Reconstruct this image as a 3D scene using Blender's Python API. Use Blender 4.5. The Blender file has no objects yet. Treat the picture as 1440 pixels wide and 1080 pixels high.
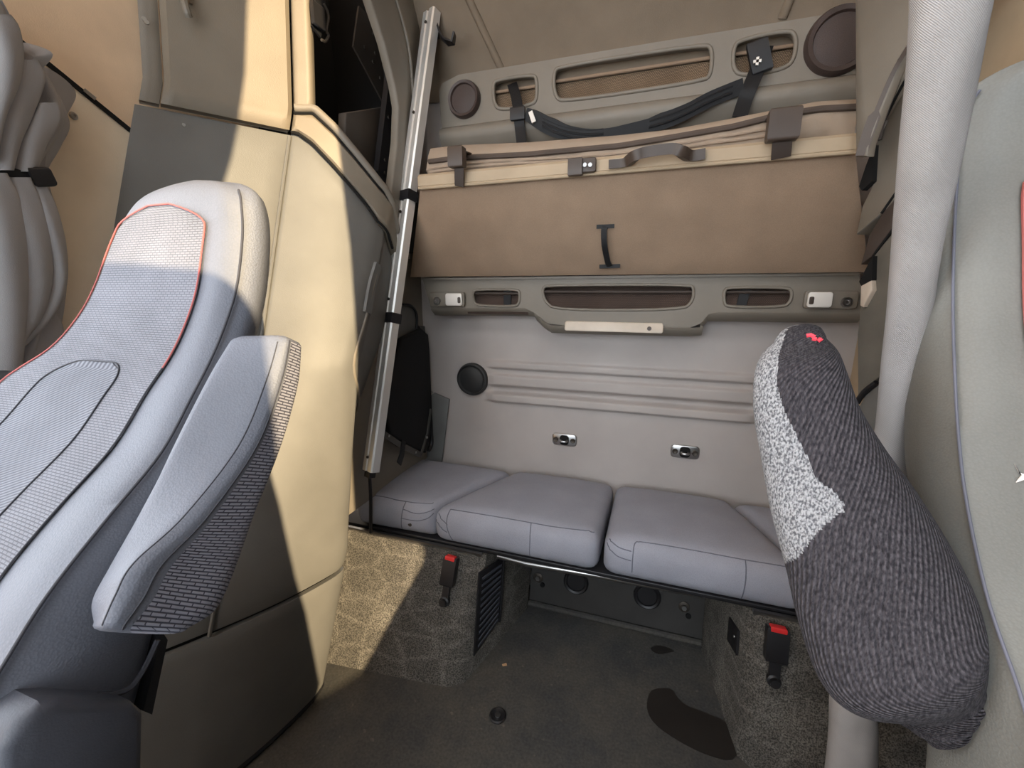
import bpy, bmesh, math, random
import numpy as np
from mathutils import Vector
random.seed(4)
C = bpy.context.scene.collection
V = lambda *a: np.array(a, float)

# ------------------------------------------------------------------ camera model (metres, camera at the origin while building)
FPX, CX, CY = 600.0, 720.0, 540.0
RX = np.array([[0.94858265, -0.06801011, -0.30913685],
               [0.31652956, 0.20381416, 0.92642799],
               [0.0, 0.97664447, -0.21486178]])
FLOOR = -1.28

def ray(u, v):
    return RX @ V((u - CX) / FPX, (CY - v) / FPX, 1.0)
def at_y(u, v, y): d = ray(u, v); return d * y / d[1]
def at_x(u, v, x): d = ray(u, v); return d * x / d[0]
def at_z(u, v, z): d = ray(u, v); return d * z / d[2]
def at_plane(u, v, p, n):
    d = ray(u, v); p = np.array(p, float); n = np.array(n, float)
    return d * (p @ n) / (d @ n)

# ------------------------------------------------------------------ materials
def lin(c):
    out = []
    for x in c:
        x = x / 255.0
        out.append(x / 12.92 if x <= .04045 else ((x + .055) / 1.055) ** 2.4)
    return (*out, 1.0)

MATS = {}
def mat(name, col, rough=.6, metal=0.0, var=.12, vscale=9.0, bump=.25, bscale=350.0, kind='noise', col2=None, spec=.4, coords='Object', dist=.0015, **kw):
    m = bpy.data.materials.new(name); m.use_nodes = True
    nt = m.node_tree; N = nt.nodes; L = nt.links
    b = N['Principled BSDF']
    b.inputs['Roughness'].default_value = rough
    b.inputs['Metallic'].default_value = metal
    b.inputs['Specular IOR Level'].default_value = spec
    tc = N.new('ShaderNodeTexCoord')
    base = lin(col)
    def ramp(fac, c0, c1, p0=.35, p1=.65):
        r = N.new('ShaderNodeValToRGB'); L.new(fac, r.inputs['Fac'])
        r.color_ramp.elements[0].position = p0; r.color_ramp.elements[1].position = p1
        r.color_ramp.elements[0].color = c0; r.color_ramp.elements[1].color = c1
        return r.outputs['Color']
    def mul(a, bb, f=1.0):
        x = N.new('ShaderNodeMix'); x.data_type = 'RGBA'; x.blend_type = 'MULTIPLY'
        x.inputs[0].default_value = f
        L.new(a, x.inputs[6]); L.new(bb, x.inputs[7]); return x.outputs[2]
    n1 = N.new('ShaderNodeTexNoise'); n1.inputs['Scale'].default_value = vscale; n1.inputs['Detail'].default_value = 6
    L.new(tc.outputs['Object'], n1.inputs['Vector'])
    d = tuple(x * (1 - var) for x in base[:3]) + (1,)
    l = tuple(min(1, x * (1 + var)) for x in base[:3]) + (1,)
    colour = ramp(n1.outputs['Fac'], d, l)
    height = None
    if kind == 'noise':
        n2 = N.new('ShaderNodeTexNoise'); n2.inputs['Scale'].default_value = bscale; n2.inputs['Detail'].default_value = 2
        L.new(tc.outputs['Object'], n2.inputs['Vector']); height = n2.outputs['Fac']
        if kw.get('speck'):
            colour = mul(colour, ramp(height, (1 - kw['speck'],) * 3 + (1,), (1, 1, 1, 1), .38, .62))
    elif kind == 'leather':
        n2 = N.new('ShaderNodeTexVoronoi'); n2.inputs['Scale'].default_value = bscale
        L.new(tc.outputs['Object'], n2.inputs['Vector']); height = n2.outputs['Distance']
        if kw.get('speck'):
            colour = mul(colour, ramp(height, (1, 1, 1, 1), (1 - kw['speck'],) * 3 + (1,), .2, .8))
    elif kind == 'twill':
        mp = N.new('ShaderNodeMapping'); mp.inputs['Rotation'].default_value = (0, 0, kw.get('rot', math.radians(40)))
        L.new(tc.outputs['UV'], mp.inputs['Vector'])
        w = N.new('ShaderNodeTexWave'); w.inputs['Scale'].default_value = bscale; w.inputs['Distortion'].default_value = kw.get('distort', .6)
        L.new(mp.outputs['Vector'], w.inputs['Vector']); height = w.outputs['Fac']
        c2 = lin(col2) if col2 else tuple(x * .8 for x in base[:3]) + (1,)
        colour = mul(colour, ramp(height, tuple(min(1, a / max(bq, 1e-4)) for a, bq in zip(c2[:3], base[:3])) + (1,), (1, 1, 1, 1), .2, .8))
    elif kind == 'brick':
        mp = N.new('ShaderNodeMapping'); mp.inputs['Rotation'].default_value = (0, 0, kw.get('rot', 0))
        L.new(tc.outputs['UV'], mp.inputs['Vector'])
        w = N.new('ShaderNodeTexBrick'); w.inputs['Scale'].default_value = 1.0
        w.inputs['Brick Width'].default_value = kw.get('bw', .016); w.inputs['Row Height'].default_value = kw.get('rh', .006)
        w.inputs['Mortar Size'].default_value = kw.get('mortar', .0011); w.inputs['Mortar Smooth'].default_value = .6
        w.inputs['Color1'].default_value = (1, 1, 1, 1); w.inputs['Color2'].default_value = (.93, .93, .93, 1)
        c2 = lin(col2) if col2 else tuple(x * .35 for x in base[:3]) + (1,)
        w.inputs['Mortar'].default_value = tuple(min(1, a / max(bq, 1e-4)) for a, bq in zip(c2[:3], base[:3])) + (1,)
        L.new(mp.outputs['Vector'], w.inputs['Vector'])
        colour = mul(colour, w.outputs['Color'])
        inv = N.new('ShaderNodeMath'); inv.operation = 'SUBTRACT'; inv.inputs[0].default_value = 1.0
        L.new(w.outputs['Fac'], inv.inputs[1]); height = inv.outputs[0]
    elif kind == 'heather':
        mp = N.new('ShaderNodeMapping'); mp.inputs['Scale'].default_value = kw.get('stretch', (1, 1, .35))
        L.new(tc.outputs['Object'], mp.inputs['Vector'])
        n2 = N.new('ShaderNodeTexNoise'); n2.inputs['Scale'].default_value = bscale; n2.inputs['Detail'].default_value = 3
        L.new(mp.outputs['Vector'], n2.inputs['Vector']); height = n2.outputs['Fac']
        c2 = lin(col2)
        colour = ramp(height, c2, base, kw.get('p0', .42), kw.get('p1', .58))
        if kw.get('ribs'):
            w = N.new('ShaderNodeTexWave'); w.inputs['Scale'].default_value = kw['ribs']; w.inputs['Distortion'].default_value = 1.2
            L.new(tc.outputs['UV'], w.inputs['Vector'])
            colour = mul(colour, ramp(w.outputs['Fac'], (.62, .62, .63, 1), (1, 1, 1, 1), .05, .5))
            height = w.outputs['Fac']
    elif kind == 'carpet':
        n2 = N.new('ShaderNodeTexNoise'); n2.inputs['Scale'].default_value = bscale; n2.inputs['Detail'].default_value = 4
        L.new(tc.outputs['Object'], n2.inputs['Vector'])
        mp = N.new('ShaderNodeMapping'); mp.inputs['Scale'].default_value = (7.5, 7.5, 13)
        L.new(tc.outputs['Object'], mp.inputs['Vector'])
        vo = N.new('ShaderNodeTexVoronoi'); vo.feature = 'DISTANCE_TO_EDGE'; vo.inputs['Randomness'].default_value = .55; vo.inputs['Scale'].default_value = 1
        L.new(mp.outputs['Vector'], vo.inputs['Vector'])
        edge = ramp(vo.outputs['Distance'], (1.0, 1.0, 1.0, 1), (.74, .74, .74, 1), .03, .12)
        colour = mul(mul(colour, ramp(n2.outputs['Fac'], (.28, .28, .28, 1), (1.1, 1.1, 1.1, 1), .38, .62)), edge)
        add = N.new('ShaderNodeMath'); add.operation = 'MULTIPLY_ADD'; add.inputs[1].default_value = .6
        L.new(n2.outputs['Fac'], add.inputs[0]); L.new(edge, add.inputs[2]); height = add.outputs[0]
    elif kind == 'floor':
        n2 = N.new('ShaderNodeTexNoise'); n2.inputs['Scale'].default_value = 130; n2.inputs['Detail'].default_value = 6
        L.new(tc.outputs['Object'], n2.inputs['Vector']); height = n2.outputs['Fac']
        n3 = N.new('ShaderNodeTexNoise'); n3.inputs['Scale'].default_value = 3.2; n3.inputs['Detail'].default_value = 9; n3.inputs['Roughness'].default_value = .7
        L.new(tc.outputs['Object'], n3.inputs['Vector'])
        dust = ramp(n3.outputs['Fac'], lin((66, 65, 64)), lin((96, 90, 80)), .4, .75)
        n4 = N.new('ShaderNodeTexNoise'); n4.inputs['Scale'].default_value = 55; n4.inputs['Detail'].default_value = 3
        L.new(tc.outputs['Object'], n4.inputs['Vector'])
        sp = ramp(n4.outputs['Fac'], (1, 1, 1, 1), (1.75, 1.68, 1.5, 1), .66, .76)
        colour = mul(mul(dust, sp), ramp(height, (.72, .72, .72, 1), (1, 1, 1, 1)))
    L.new(colour, b.inputs['Base Color'])
    if height is not None and bump > 0:
        bp = N.new('ShaderNodeBump'); bp.inputs['Strength'].default_value = bump; bp.inputs['Distance'].default_value = dist
        L.new(height, bp.inputs['Height']); L.new(bp.outputs['Normal'], b.inputs['Normal'])
    MATS[name] = m
    return m

mat('cabinet_plastic', (100, 98, 94), .5, bscale=420, bump=.22, var=.06)
mat('wall_tan', (232, 214, 188), .6, bscale=400, bump=.25, var=.05)
mat('beige_plastic', (124, 114, 100), .5, bscale=420, bump=.22, var=.06)
mat('taupe_plastic', (120, 112, 101), .5, bscale=420, bump=.22, var=.05)
mat('beige_liner', (236, 206, 172), .85, bscale=500, bump=.25, var=.06)
mat('tan_bunk', (146, 123, 102), .85, bscale=500, bump=.3, var=.08, speck=.1)
mat('tan_vinyl', (172, 152, 126), .6, bscale=400, bump=.25, var=.06)
mat('mattress_cloth', (156, 138, 120), .85, bscale=420, bump=.35, var=.07)
mat('mattress_piping', (78, 66, 58), .7, bump=.1)
mat('headliner', (116, 103, 88), .9, bscale=450, bump=.35, var=.06)
mat('wall_vinyl', (170, 162, 157), .62, bscale=380, bump=.22, var=.06, vscale=4)
mat('grey_cushion', (152, 152, 161), .62, kind='leather', bscale=520, bump=.3, var=.05, speck=.12)
mat('cushion_seam', (98, 98, 108), .7, bump=0)
mat('seat_vinyl', (106, 109, 119), .55, kind='leather', bscale=420, bump=.22, var=.07, speck=.08)
mat('driver_vinyl', (117, 115, 109), .55, kind='leather', bscale=420, bump=.22, var=.07, speck=.08)
mat('seat_insert', (124, 126, 134), .85, kind='brick', bw=.009, rh=.0036, mortar=.0008, col2=(92, 92, 100), bump=.5)
mat('seat_centre', (126, 129, 138), .85, kind='twill', bscale=70, col2=(90, 91, 100), bump=.5, rot=math.radians(60))
mat('ribbed_knit', (150, 150, 162), .85, kind='brick', bw=.016, rh=.0038, mortar=.0009, col2=(70, 70, 82), bump=.8, dist=.002)
mat('dark_seam', (60, 60, 66), .7, bump=0)
mat('red_thread', (176, 96, 92), .7, bump=0)
mat('dark_plastic', (72, 74, 82), .5, bscale=500, bump=.2)
mat('black_plastic', (30, 29, 31), .42, bscale=500, bump=.1)
mat('black_gap', (12, 11, 11), .9, bump=0)
mat('base_plastic', (104, 100, 92), .5, bscale=500, bump=.25)
mat('aluminium', (226, 224, 220), .38, metal=.65, bscale=200, bump=.05, var=.04)
mat('steel', (170, 168, 166), .3, metal=1.0, bump=.03)
mat('dark_steel', (74, 68, 62), .5, metal=.6, bump=.05)
mat('bracket_paint', (62, 55, 49), .6, bump=.1)
mat('webbing', (24, 24, 27), .55, kind='twill', bscale=160, bump=.3, col2=(14, 14, 16))
mat('brown_strap', (66, 56, 50), .6, bump=.1)
mat('brown_plastic', (72, 60, 52), .42, bump=.1)
mat('speaker_brown', (66, 54, 50), .45, kind='leather', bscale=600, bump=.3)
mat('speaker_grey', (46, 46, 46), .5, kind='leather', bscale=600, bump=.3)
mat('net_cloth', (134, 112, 88), .85, kind='brick', bw=.006, rh=.004, mortar=.001, col2=(70, 56, 44), bump=.5)
mat('net_dark', (84, 66, 56), .85, kind='brick', bw=.006, rh=.004, mortar=.001, col2=(40, 32, 28), bump=.5)
mat('lamp_white', (226, 220, 212), .35, bump=0, var=.02)
mat('lamp_lens', (196, 182, 166), .4, bump=.05, bscale=200)
mat('carpet', (110, 105, 98), .95, kind='carpet', bscale=260, bump=.9, dist=.004)
mat('floor_mat', (60, 58, 56), .85, kind='floor', bump=.4)
mat('wet', (40, 36, 33), .5, bump=.1, bscale=120)
mat('recess_dark', (58, 56, 54), .8, bscale=260, bump=.3)
mat('red_button', (206, 44, 44), .4, bump=0, var=.02)
mat('red_mark', (226, 70, 84), .8, bump=.2, var=.05)
mat('bag_black', (20, 20, 22), .85, bscale=400, bump=.3)
mat('bag_trim', (74, 72, 70), .7, bump=.2)
mat('curtain_grey', (158, 156, 157), .85, bscale=600, bump=.25, var=.05)
mat('twill_sleeve', (164, 158, 154), .75, kind='twill', bscale=230, col2=(136, 132, 131), bump=.35, distort=.3)
mat('sock_dark', (83, 78, 82), .95, kind='heather', col2=(40, 37, 42), bscale=520, bump=.8, ribs=62, p0=.36, p1=.66, dist=.0025)
mat('sock_light', (164, 163, 164), .95, kind='heather', col2=(84, 84, 88), bscale=560, bump=.8, p0=.38, p1=.6, dist=.003, stretch=(1, 1, .6))
mat('cab_grey', (84, 82, 80), .8, bump=.15)
mat('grey_panel', (104, 104, 102), .6, bump=.15)
mat('paper_blue', (190, 196, 214), .8, bump=0)
mat('paper_tan', (190, 150, 112), .8, bump=0)
M = MATS

# ------------------------------------------------------------------ object helpers
def wloc(o):
    p = np.zeros(3)
    while o is not None:
        p = p + np.array(o.location); o = o.parent
    return p
def mesh_obj(name, verts, faces, m, parent=None, uvs=None, smooth=40, origin=None):
    verts = np.array([tuple(v) for v in verts], float)
    if parent is not None:
        off = wloc(parent)
    elif origin is not None:
        off = np.array(origin, float)
    else:
        mn, mx = verts.min(0), verts.max(0); off = V((mn[0] + mx[0]) / 2, (mn[1] + mx[1]) / 2, mn[2])
    me = bpy.data.meshes.new(name)
    me.from_pydata([tuple(v) for v in (verts - off)], [], [tuple(f) for f in faces])
    me.materials.append(M[m] if isinstance(m, str) else m)
    if uvs is not None:
        ul = me.uv_layers.new(name='UVMap')
        for lp in me.loops:
            ul.data[lp.index].uv = uvs[lp.vertex_index]
    bm = bmesh.new(); bm.from_mesh(me)
    bmesh.ops.recalc_face_normals(bm, faces=bm.faces[:]); bm.to_mesh(me); bm.free()
    if smooth:
        for p in me.polygons: p.use_smooth = True
        me.set_sharp_from_angle(angle=math.radians(smooth))
    o = bpy.data.objects.new(name, me); C.objects.link(o)
    if parent is not None: o.parent = parent
    else: o.location = off
    return o
def thing(name, label, cat, loc, group=None):
    o = bpy.data.objects.new(name, None); C.objects.link(o); o.location = tuple(loc); o.empty_display_size = .05
    o['label'] = label; o['category'] = cat
    if group: o['group'] = group
    return o
def tag(o, label, cat, group=None):
    o['label'] = label; o['category'] = cat
    if group: o['group'] = group
    return o
def struct(o): o['kind'] = 'structure'; return o

class MB:                                       # collects shapes into one mesh
    def __init__(s): s.v = []; s.f = []; s.uv = []
    def add(s, verts, faces, uvs=None):
        n = len(s.v); s.v += [tuple(x) for x in verts]; s.f += [tuple(i + n for i in f) for f in faces]
        s.uv += list(uvs) if uvs is not None else [(0, 0)] * len(verts); return s
    def build(s, name, m, parent=None, smooth=40, origin=None):
        return mesh_obj(name, s.v, s.f, m, parent, s.uv, smooth, origin)

def cr(P, n):                                   # Catmull-Rom through arrays P, n steps per span
    P = [np.array(p, float) for p in P]; out = []
    for i in range(len(P) - 1):
        a = P[max(i - 1, 0)]; b = P[i]; c = P[i + 1]; d = P[min(i + 2, len(P) - 1)]
        for k in range(n):
            t = k / n
            out.append(.5 * (2 * b + (c - a) * t + (2 * a - 5 * b + 4 * c - d) * t * t + (3 * b - a - 3 * c + d) * t ** 3))
    out.append(P[-1]); return out
def chaikin(ring, k=2, r=.25):
    ring = [np.array(p, float) for p in ring]
    for _ in range(k):
        n = len(ring); o = []
        for i in range(n):
            a, b = ring[i], ring[(i + 1) % n]
            o += [a * (1 - r) + b * r, a * r + b * (1 - r)]
        ring = o
    return ring
def grid(rows, closed=False, sel=None):         # rows of points -> verts, faces, uvs in metres
    R = len(rows); n = len(rows[0]); v = [p for r in rows for p in r]; f = []; uv = []
    cum = 0
    for i, r in enumerate(rows):
        if i: cum += np.linalg.norm(np.mean(r, 0) - np.mean(rows[i - 1], 0)) if closed else np.linalg.norm(r[n // 2] - rows[i - 1][n // 2])
        a = 0
        for j in range(n):
            if j: a += np.linalg.norm(r[j] - r[j - 1])
            uv.append((a, cum))
    for i in range(R - 1):
        for j in range(n if closed else n - 1):
            if sel is None or sel(i, j):
                j2 = (j + 1) % n
                f.append((i * n + j, i * n + j2, (i + 1) * n + j2, (i + 1) * n + j))
    return v, f, uv
def compact(v, f, uv):
    used = sorted({i for q in f for i in q}); mp = {o: k for k, o in enumerate(used)}
    return [v[i] for i in used], [tuple(mp[i] for i in q) for q in f], [uv[i] for i in used]
def capped(rows):
    v, f, uv = grid(rows, True); n = len(rows[0])
    f.append(tuple(range(n))); b = (len(rows) - 1) * n; f.append(tuple(b + i for i in range(n)))
    return v, f, uv
def tube(mb, pts, r, n=8, caps=True):
    pts = [np.array(p, float) for p in pts]; rows = []
    up = None
    for i, p in enumerate(pts):
        t = pts[min(i + 1, len(pts) - 1)] - pts[max(i - 1, 0)]; t = t / (np.linalg.norm(t) + 1e-9)
        if up is None:
            a = V(0, 0, 1) if abs(t[2]) < .9 else V(1, 0, 0); up = np.cross(t, a)
        up = up - t * (up @ t); up /= np.linalg.norm(up) + 1e-9; s = np.cross(t, up)
        rr = r[i] if hasattr(r, '__len__') else r
        rows.append([p + rr * (math.cos(2 * math.pi * k / n) * up + math.sin(2 * math.pi * k / n) * s) for k in range(n)])
    v, f, uv = capped(rows) if caps else grid(rows, True)
    mb.add(v, f, uv); return mb
def ribbon(mb, pts, side, w, th=.002):          # flat strap along pts; side = width direction(s)
    pts = [np.array(p, float) for p in pts]; rows = []
    for i, p in enumerate(pts):
        t = pts[min(i + 1, len(pts) - 1)] - pts[max(i - 1, 0)]; t /= np.linalg.norm(t) + 1e-9
        s = np.array(side[i] if isinstance(side, list) else side, float); s = s - t * (s @ t); s /= np.linalg.norm(s) + 1e-9
        n = np.cross(t, s); ww = w[i] if hasattr(w, '__len__') else w
        rows.append([p + s * ww / 2 + n * th / 2, p - s * ww / 2 + n * th / 2, p - s * ww / 2 - n * th / 2, p + s * ww / 2 - n * th / 2])
    v, f, uv = capped(rows); mb.add(v, f, uv); return mb
def prism(mb, poly, d, bevel=0):                # planar polygon pushed along vector d
    poly = [np.array(p, float) for p in poly]; d = np.array(d, float); n = len(poly)
    if bevel:
        c = sum(poly) / n; L_ = np.linalg.norm(d); e = d / L_
        def ins(k):
            o = []
            for i in range(n):
                a = poly[i - 1] - poly[i]; b = poly[(i + 1) % n] - poly[i]
                a /= np.linalg.norm(a) + 1e-9; b /= np.linalg.norm(b) + 1e-9
                nn = a + b; q = np.linalg.norm(nn); cross = np.cross(b, a) @ e
                if q < 1e-3: nn = np.cross(e, b); q = 1; s = 1
                else:
                    s = 1 if cross > 0 else -1
                    nn = nn / q * s; 
                    s = 1
                pp = poly[i] + nn * k
                o.append(pp)
            ctr = np.mean([np.linalg.norm(x - c) for x in o]) > np.mean([np.linalg.norm(x - c) for x in poly])
            if ctr:
                o = [2 * poly[i] - o[i] for i in range(n)]
            return o
        r0 = ins(bevel); rows = [r0, [p + e * bevel * .35 for p in ins(bevel * .3)], [p + e * bevel for p in poly], [p + e * (L_ - bevel) for p in poly],
                                 [p + e * (L_ - bevel * .35) for p in ins(bevel * .3)], [p + d for p in r0]]
    else:
        rows = [poly, [p + d for p in poly]]
    v, f, uv = capped(rows); mb.add(v, f, uv); return mb
def box(mb, c, sx, sy, sz, ax=V(1, 0, 0), ay=V(0, 1, 0), az=V(0, 0, 1), bev=0):
    c = np.array(c, float); ax, ay, az = [np.array(a, float) / np.linalg.norm(a) for a in (ax, ay, az)]
    q = [(-1, -1), (1, -1), (1, 1), (-1, 1)]
    poly = [c + ax * sx / 2 * a + ay * sy / 2 * b - az * sz / 2 for a, b in q]
    return prism(mb, poly, az * sz, bev)
def rrect(c, ax, ay, w, h, r, k=5):             # rounded rectangle outline
    c = np.array(c, float); ax = np.array(ax, float); ay = np.array(ay, float); o = []
    r = min(r, w / 2 - 1e-4, h / 2 - 1e-4)
    for sx, sy, a0 in ((1, 1, 0), (-1, 1, 90), (-1, -1, 180), (1, -1, 270)):
        for i in range(k + 1):
            a = math.radians(a0 + 90 * i / k)
            o.append(c + ax * (sx * (w / 2 - r) + r * math.cos(a)) + ay * (sy * (h / 2 - r) + r * math.sin(a)))
    return o
def rplate(mb, c, ax, ay, w, h, r, d, bev=.002): return prism(mb, rrect(c, ax, ay, w, h, r), d, bev)
def disc(mb, c, n, r, th, prof=None, seg=32):   # lathe around n; prof list of (radius factor, height factor)
    c = np.array(c, float); n = np.array(n, float); n /= np.linalg.norm(n)
    a = np.cross(n, V(0, 0, 1) if abs(n[2]) < .9 else V(1, 0, 0)); a /= np.linalg.norm(a); b = np.cross(n, a)
    prof = prof or [(1, 0), (1, .8), (.94, 1), (.01, 1)]
    rows = [[c + n * th * h + r * q * (math.cos(2 * math.pi * k / seg) * a + math.sin(2 * math.pi * k / seg) * b) for k in range(seg)] for q, h in prof]
    v, f, uv = capped(rows); mb.add(v, f, uv); return mb
def holed(mb, outer, holes, d):                 # planar plate with holes, pushed along d
    bm = bmesh.new(); loops = [outer] + holes; es = []
    for lp in loops:
        vs = [bm.verts.new(tuple(p)) for p in lp]
        es += [bm.edges.new((vs[i], vs[(i + 1) % len(vs)])) for i in range(len(vs))]
    bmesh.ops.triangle_fill(bm, use_beauty=True, use_dissolve=False, edges=es)
    r = bmesh.ops.extrude_face_region(bm, geom=bm.faces[:])
    bmesh.ops.translate(bm, vec=Vector(tuple(d)), verts=[g for g in r['geom'] if isinstance(g, bmesh.types.BMVert)])
    bm.verts.index_update()
    mb.add([np.array(v.co) for v in bm.verts], [[v.index for v in f.verts] for f in bm.faces]); bm.free(); return mb
def inside(pt, poly):
    x, y = pt; c = False; n = len(poly)
    for i in range(n):
        (x1, y1), (x2, y2) = poly[i], poly[i - 1]
        if (y1 > y) != (y2 > y) and x < (x2 - x1) * (y - y1) / (y2 - y1) + x1: c = not c
    return c
def rbox(c4, z0, z1, r, crown=0, res=22, resz=8, bulge=0, wob=None):
    # soft block over a four-cornered plan (front-left, front-right, back-right, back-left)
    c4 = [np.array(c, float)[:2] for c in c4]; v = []; f = []; uv = []; idx = {}
    W = (np.linalg.norm(c4[1] - c4[0]) + np.linalg.norm(c4[2] - c4[3])) / 2; D = (np.linalg.norm(c4[3] - c4[0]) + np.linalg.norm(c4[2] - c4[1])) / 2; H = z1 - z0
    def pt(a, b, c):
        p = V(a * W, b * D, c * H); q = V(min(max(p[0], r), W - r), min(max(p[1], r), D - r), min(max(p[2], r * .8), H - r * .8))
        d = p - q; L_ = np.linalg.norm(d)
        if L_ > 1e-9: p = q + d / L_ * r * (1 if abs(d[2]) < 1e-6 else 1)
        A, B, Cc = p[0] / W, p[1] / D, p[2] / H
        k = math.sin(math.pi * min(max(A, 0), 1)) ** .6 * math.sin(math.pi * min(max(B, 0), 1)) ** .6
        if bulge: B = B - bulge / D * math.sin(math.pi * Cc) * (1 - B) if B < .5 else B
        xy = (c4[0] * (1 - A) + c4[1] * A) * (1 - B) + (c4[3] * (1 - A) + c4[2] * A) * B
        z = z0 + Cc * H + (crown * k * Cc)
        P = V(xy[0], xy[1], z)
        return wob(P, A, B, Cc) if wob else P
    def key(i, j, k):
        if (i, j, k) not in idx:
            a, b, c = [.5 - .5 * math.cos(math.pi * t) if False else t for t in (i / res, j / res, k / resz)]
            s = lambda t: .5 + .5 * math.copysign(abs(2 * t - 1) ** .75, 2 * t - 1)
            idx[(i, j, k)] = len(v); v.append(pt(s(a), s(b), s(c))); uv.append((a * W, b * D + c * H))
        return idx[(i, j, k)]
    for i in range(res):
        for j in range(res):
            for k in (0, resz): f.append((key(i, j, k), key(i + 1, j, k), key(i + 1, j + 1, k), key(i, j + 1, k)))
    for i in range(res):
        for k in range(resz):
            for j in (0, res):
                f.append((key(i, j, k), key(i + 1, j, k), key(i + 1, j, k + 1), key(i, j, k + 1)))
                f.append((key(j, i, k), key(j, i + 1, k), key(j, i + 1, k + 1), key(j, i, k + 1)))
    return v, f, uv

# ================================================================== SHELL OF THE CAB
XL, XR, YF, YB, ZT = -1.25, 1.0, -1.45, 1.6, 1.78
mb = MB(); box(mb, (-.12, .09, FLOOR - .02), 2.5, 3.1, .04); struct(mb.build('floor', 'floor_mat', origin=(0, 0, FLOOR)))
rz = lambda a, b: V(a, b, ZT)
struct(holed(MB(), [rz(-1.32, -1.52), rz(1.06, -1.52), rz(1.06, 1.7), rz(-1.32, 1.7)], [[rz(-1.0, -1.2), rz(.5, -1.2), rz(.5, -.25), rz(-1.0, -.25)]], (0, 0, .04)).build('ceiling', 'beige_liner', smooth=0))  # roof opening out of view, added to bring more sky light inside

def Yz(u, v, y=YB): p = at_y(u, v, y); return p
# back wall: moulded panel with pressed ribs (one curved sheet with a back)
def wall_back():
    xs = np.linspace(-.98, .98, 170); zs = np.concatenate([np.linspace(FLOOR, -.5, 12), np.linspace(-.49, -.12, 150), np.linspace(-.11, .74, 12), np.linspace(.8, ZT, 10)])
    zr = lambda u, v: at_y(u, v, YB)[2]
    rows = []
    x0, x1 = at_y(690, 520, YB)[0], at_y(1062, 560, YB)[0]
    zc = [zr(695, 507), zr(695, 517), zr(695, 526), zr(695, 541), zr(692, 551), zr(692, 563)]
    def h(x, z):
        e = .012
        def win(a, b, s=.006): return .25 * (1 + math.tanh((z - a) / s)) * (1 - math.tanh((z - b) / s))
        fx = .25 * (1 + math.tanh((x - x0) / .016)) * (1 - math.tanh((x - x1) / .016))
        r = 1.7 * .009 * win(zc[1], zc[0], .004) + .018 * win(zc[3], zc[2], .004) * .8 + .022 * win(zc[5], zc[4], .004)
        r -= .012 * win(zc[4] + .004, zc[3] - .006, .005)
        return r * fx
    for z in zs:
        yb = YB - (max(0, z - .78) * .55)
        rows.append([V(x, yb - h(x, z), z) for x in xs])
    v, f, uv = grid(rows)
    n = len(v)
    bv = [p + V(0, .03, 0) for p in v]; mb = MB(); mb.add(v, f, uv); mb.add(bv, f, uv)
    return mb
o = struct(wall_back().build('wall_back', 'wall_vinyl', smooth=70))
mb = MB()                                                    # upper headliner on the back wall
rows = [[V(x, YB - max(0, z - .76) * .55 - .012, z) for x in np.linspace(-.95, .95, 30)] for z in np.linspace(.68, 1.2, 20)]
v, f, uv = grid(rows); mb.add(v, f, uv); mb.add([p + V(0, .003, 0) for p in v], f, uv); struct(mb.build('wall_back_upper', 'headliner'))
for k, pts in enumerate([[(660, 0), (705, 97)], [(1112, -5), (1100, 26)]]):
    P = []
    for u, v in ((pts[0][0] * 2 - pts[1][0], pts[0][1] * 2 - pts[1][1]), *pts):
        P.append(at_plane(u, v, (0, YB - .012, .76), (0, 1, .55)))
    P = cr(P, 8); struct(tube(MB(), P, .013, 10).build('trim_%d' % (k + 1), 'headliner'))

# front wall with the windscreen opening, left wall with the passenger window, unseen right wall cut as a sun mask
def rect2(fn, a0, a1, b0, b1): return [fn(a0, b0), fn(a1, b0), fn(a1, b1), fn(a0, b1)]
fy = lambda a, b: V(a, YF, b)
struct(holed(MB(), rect2(fy, -1.3, 1.05, FLOOR, ZT), [rect2(fy, -1.18, .6, -.5, 1.0)], (0, -.05, 0)).build('wall_front', 'cab_grey', smooth=0))
fx = lambda a, b: V(XL, a, b)
struct(holed(MB(), rect2(fx, YF, YB + .02, FLOOR, ZT), [rect2(fx, -.75, .30, -.32, .75)], (-.05, 0, 0)).build('wall_left', 'beige_liner', smooth=0))
gx = lambda a, b: V(XR, a, b)
sun_mask = [(-0.652, 1.74), (-0.682, 1.599), (-0.72, 1.399), (-0.747, 1.315), (-0.789, 1.201), (-0.825, 1.126), (-0.908, 0.965), (-1.08, 0.795), (-1.03, 0.765), (-0.979, 0.734), (-0.935, 0.707), (-0.891, 0.682), (-0.86, 0.662), (-0.836, 0.639), (-0.823, 0.622), (-0.81, 0.598), (-0.8, 0.567), (-0.803, 0.319), (-0.787, 0.208), (-0.778, 0.098), (-0.767, -0.018), (-0.747, -0.15), (-0.737, -0.286), (-0.725, -0.443), (-0.747, -0.492), (-0.648, -0.509), (-0.541, -0.526), (-0.469, -0.456), (-0.398, -0.381), (-0.327, -0.312), (-0.255, -0.239), (-0.24, -0.2), (-0.245, -0.165), (-0.42, -0.09), (-0.494, -0.037), (-0.484, 0.245), (-0.453, 0.532), (-0.427, 0.884), (-0.426, 1.124), (-0.428, 1.24), (-0.434, 1.74)]  # hole outline shaped to throw the sun patches, not a real door
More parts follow.
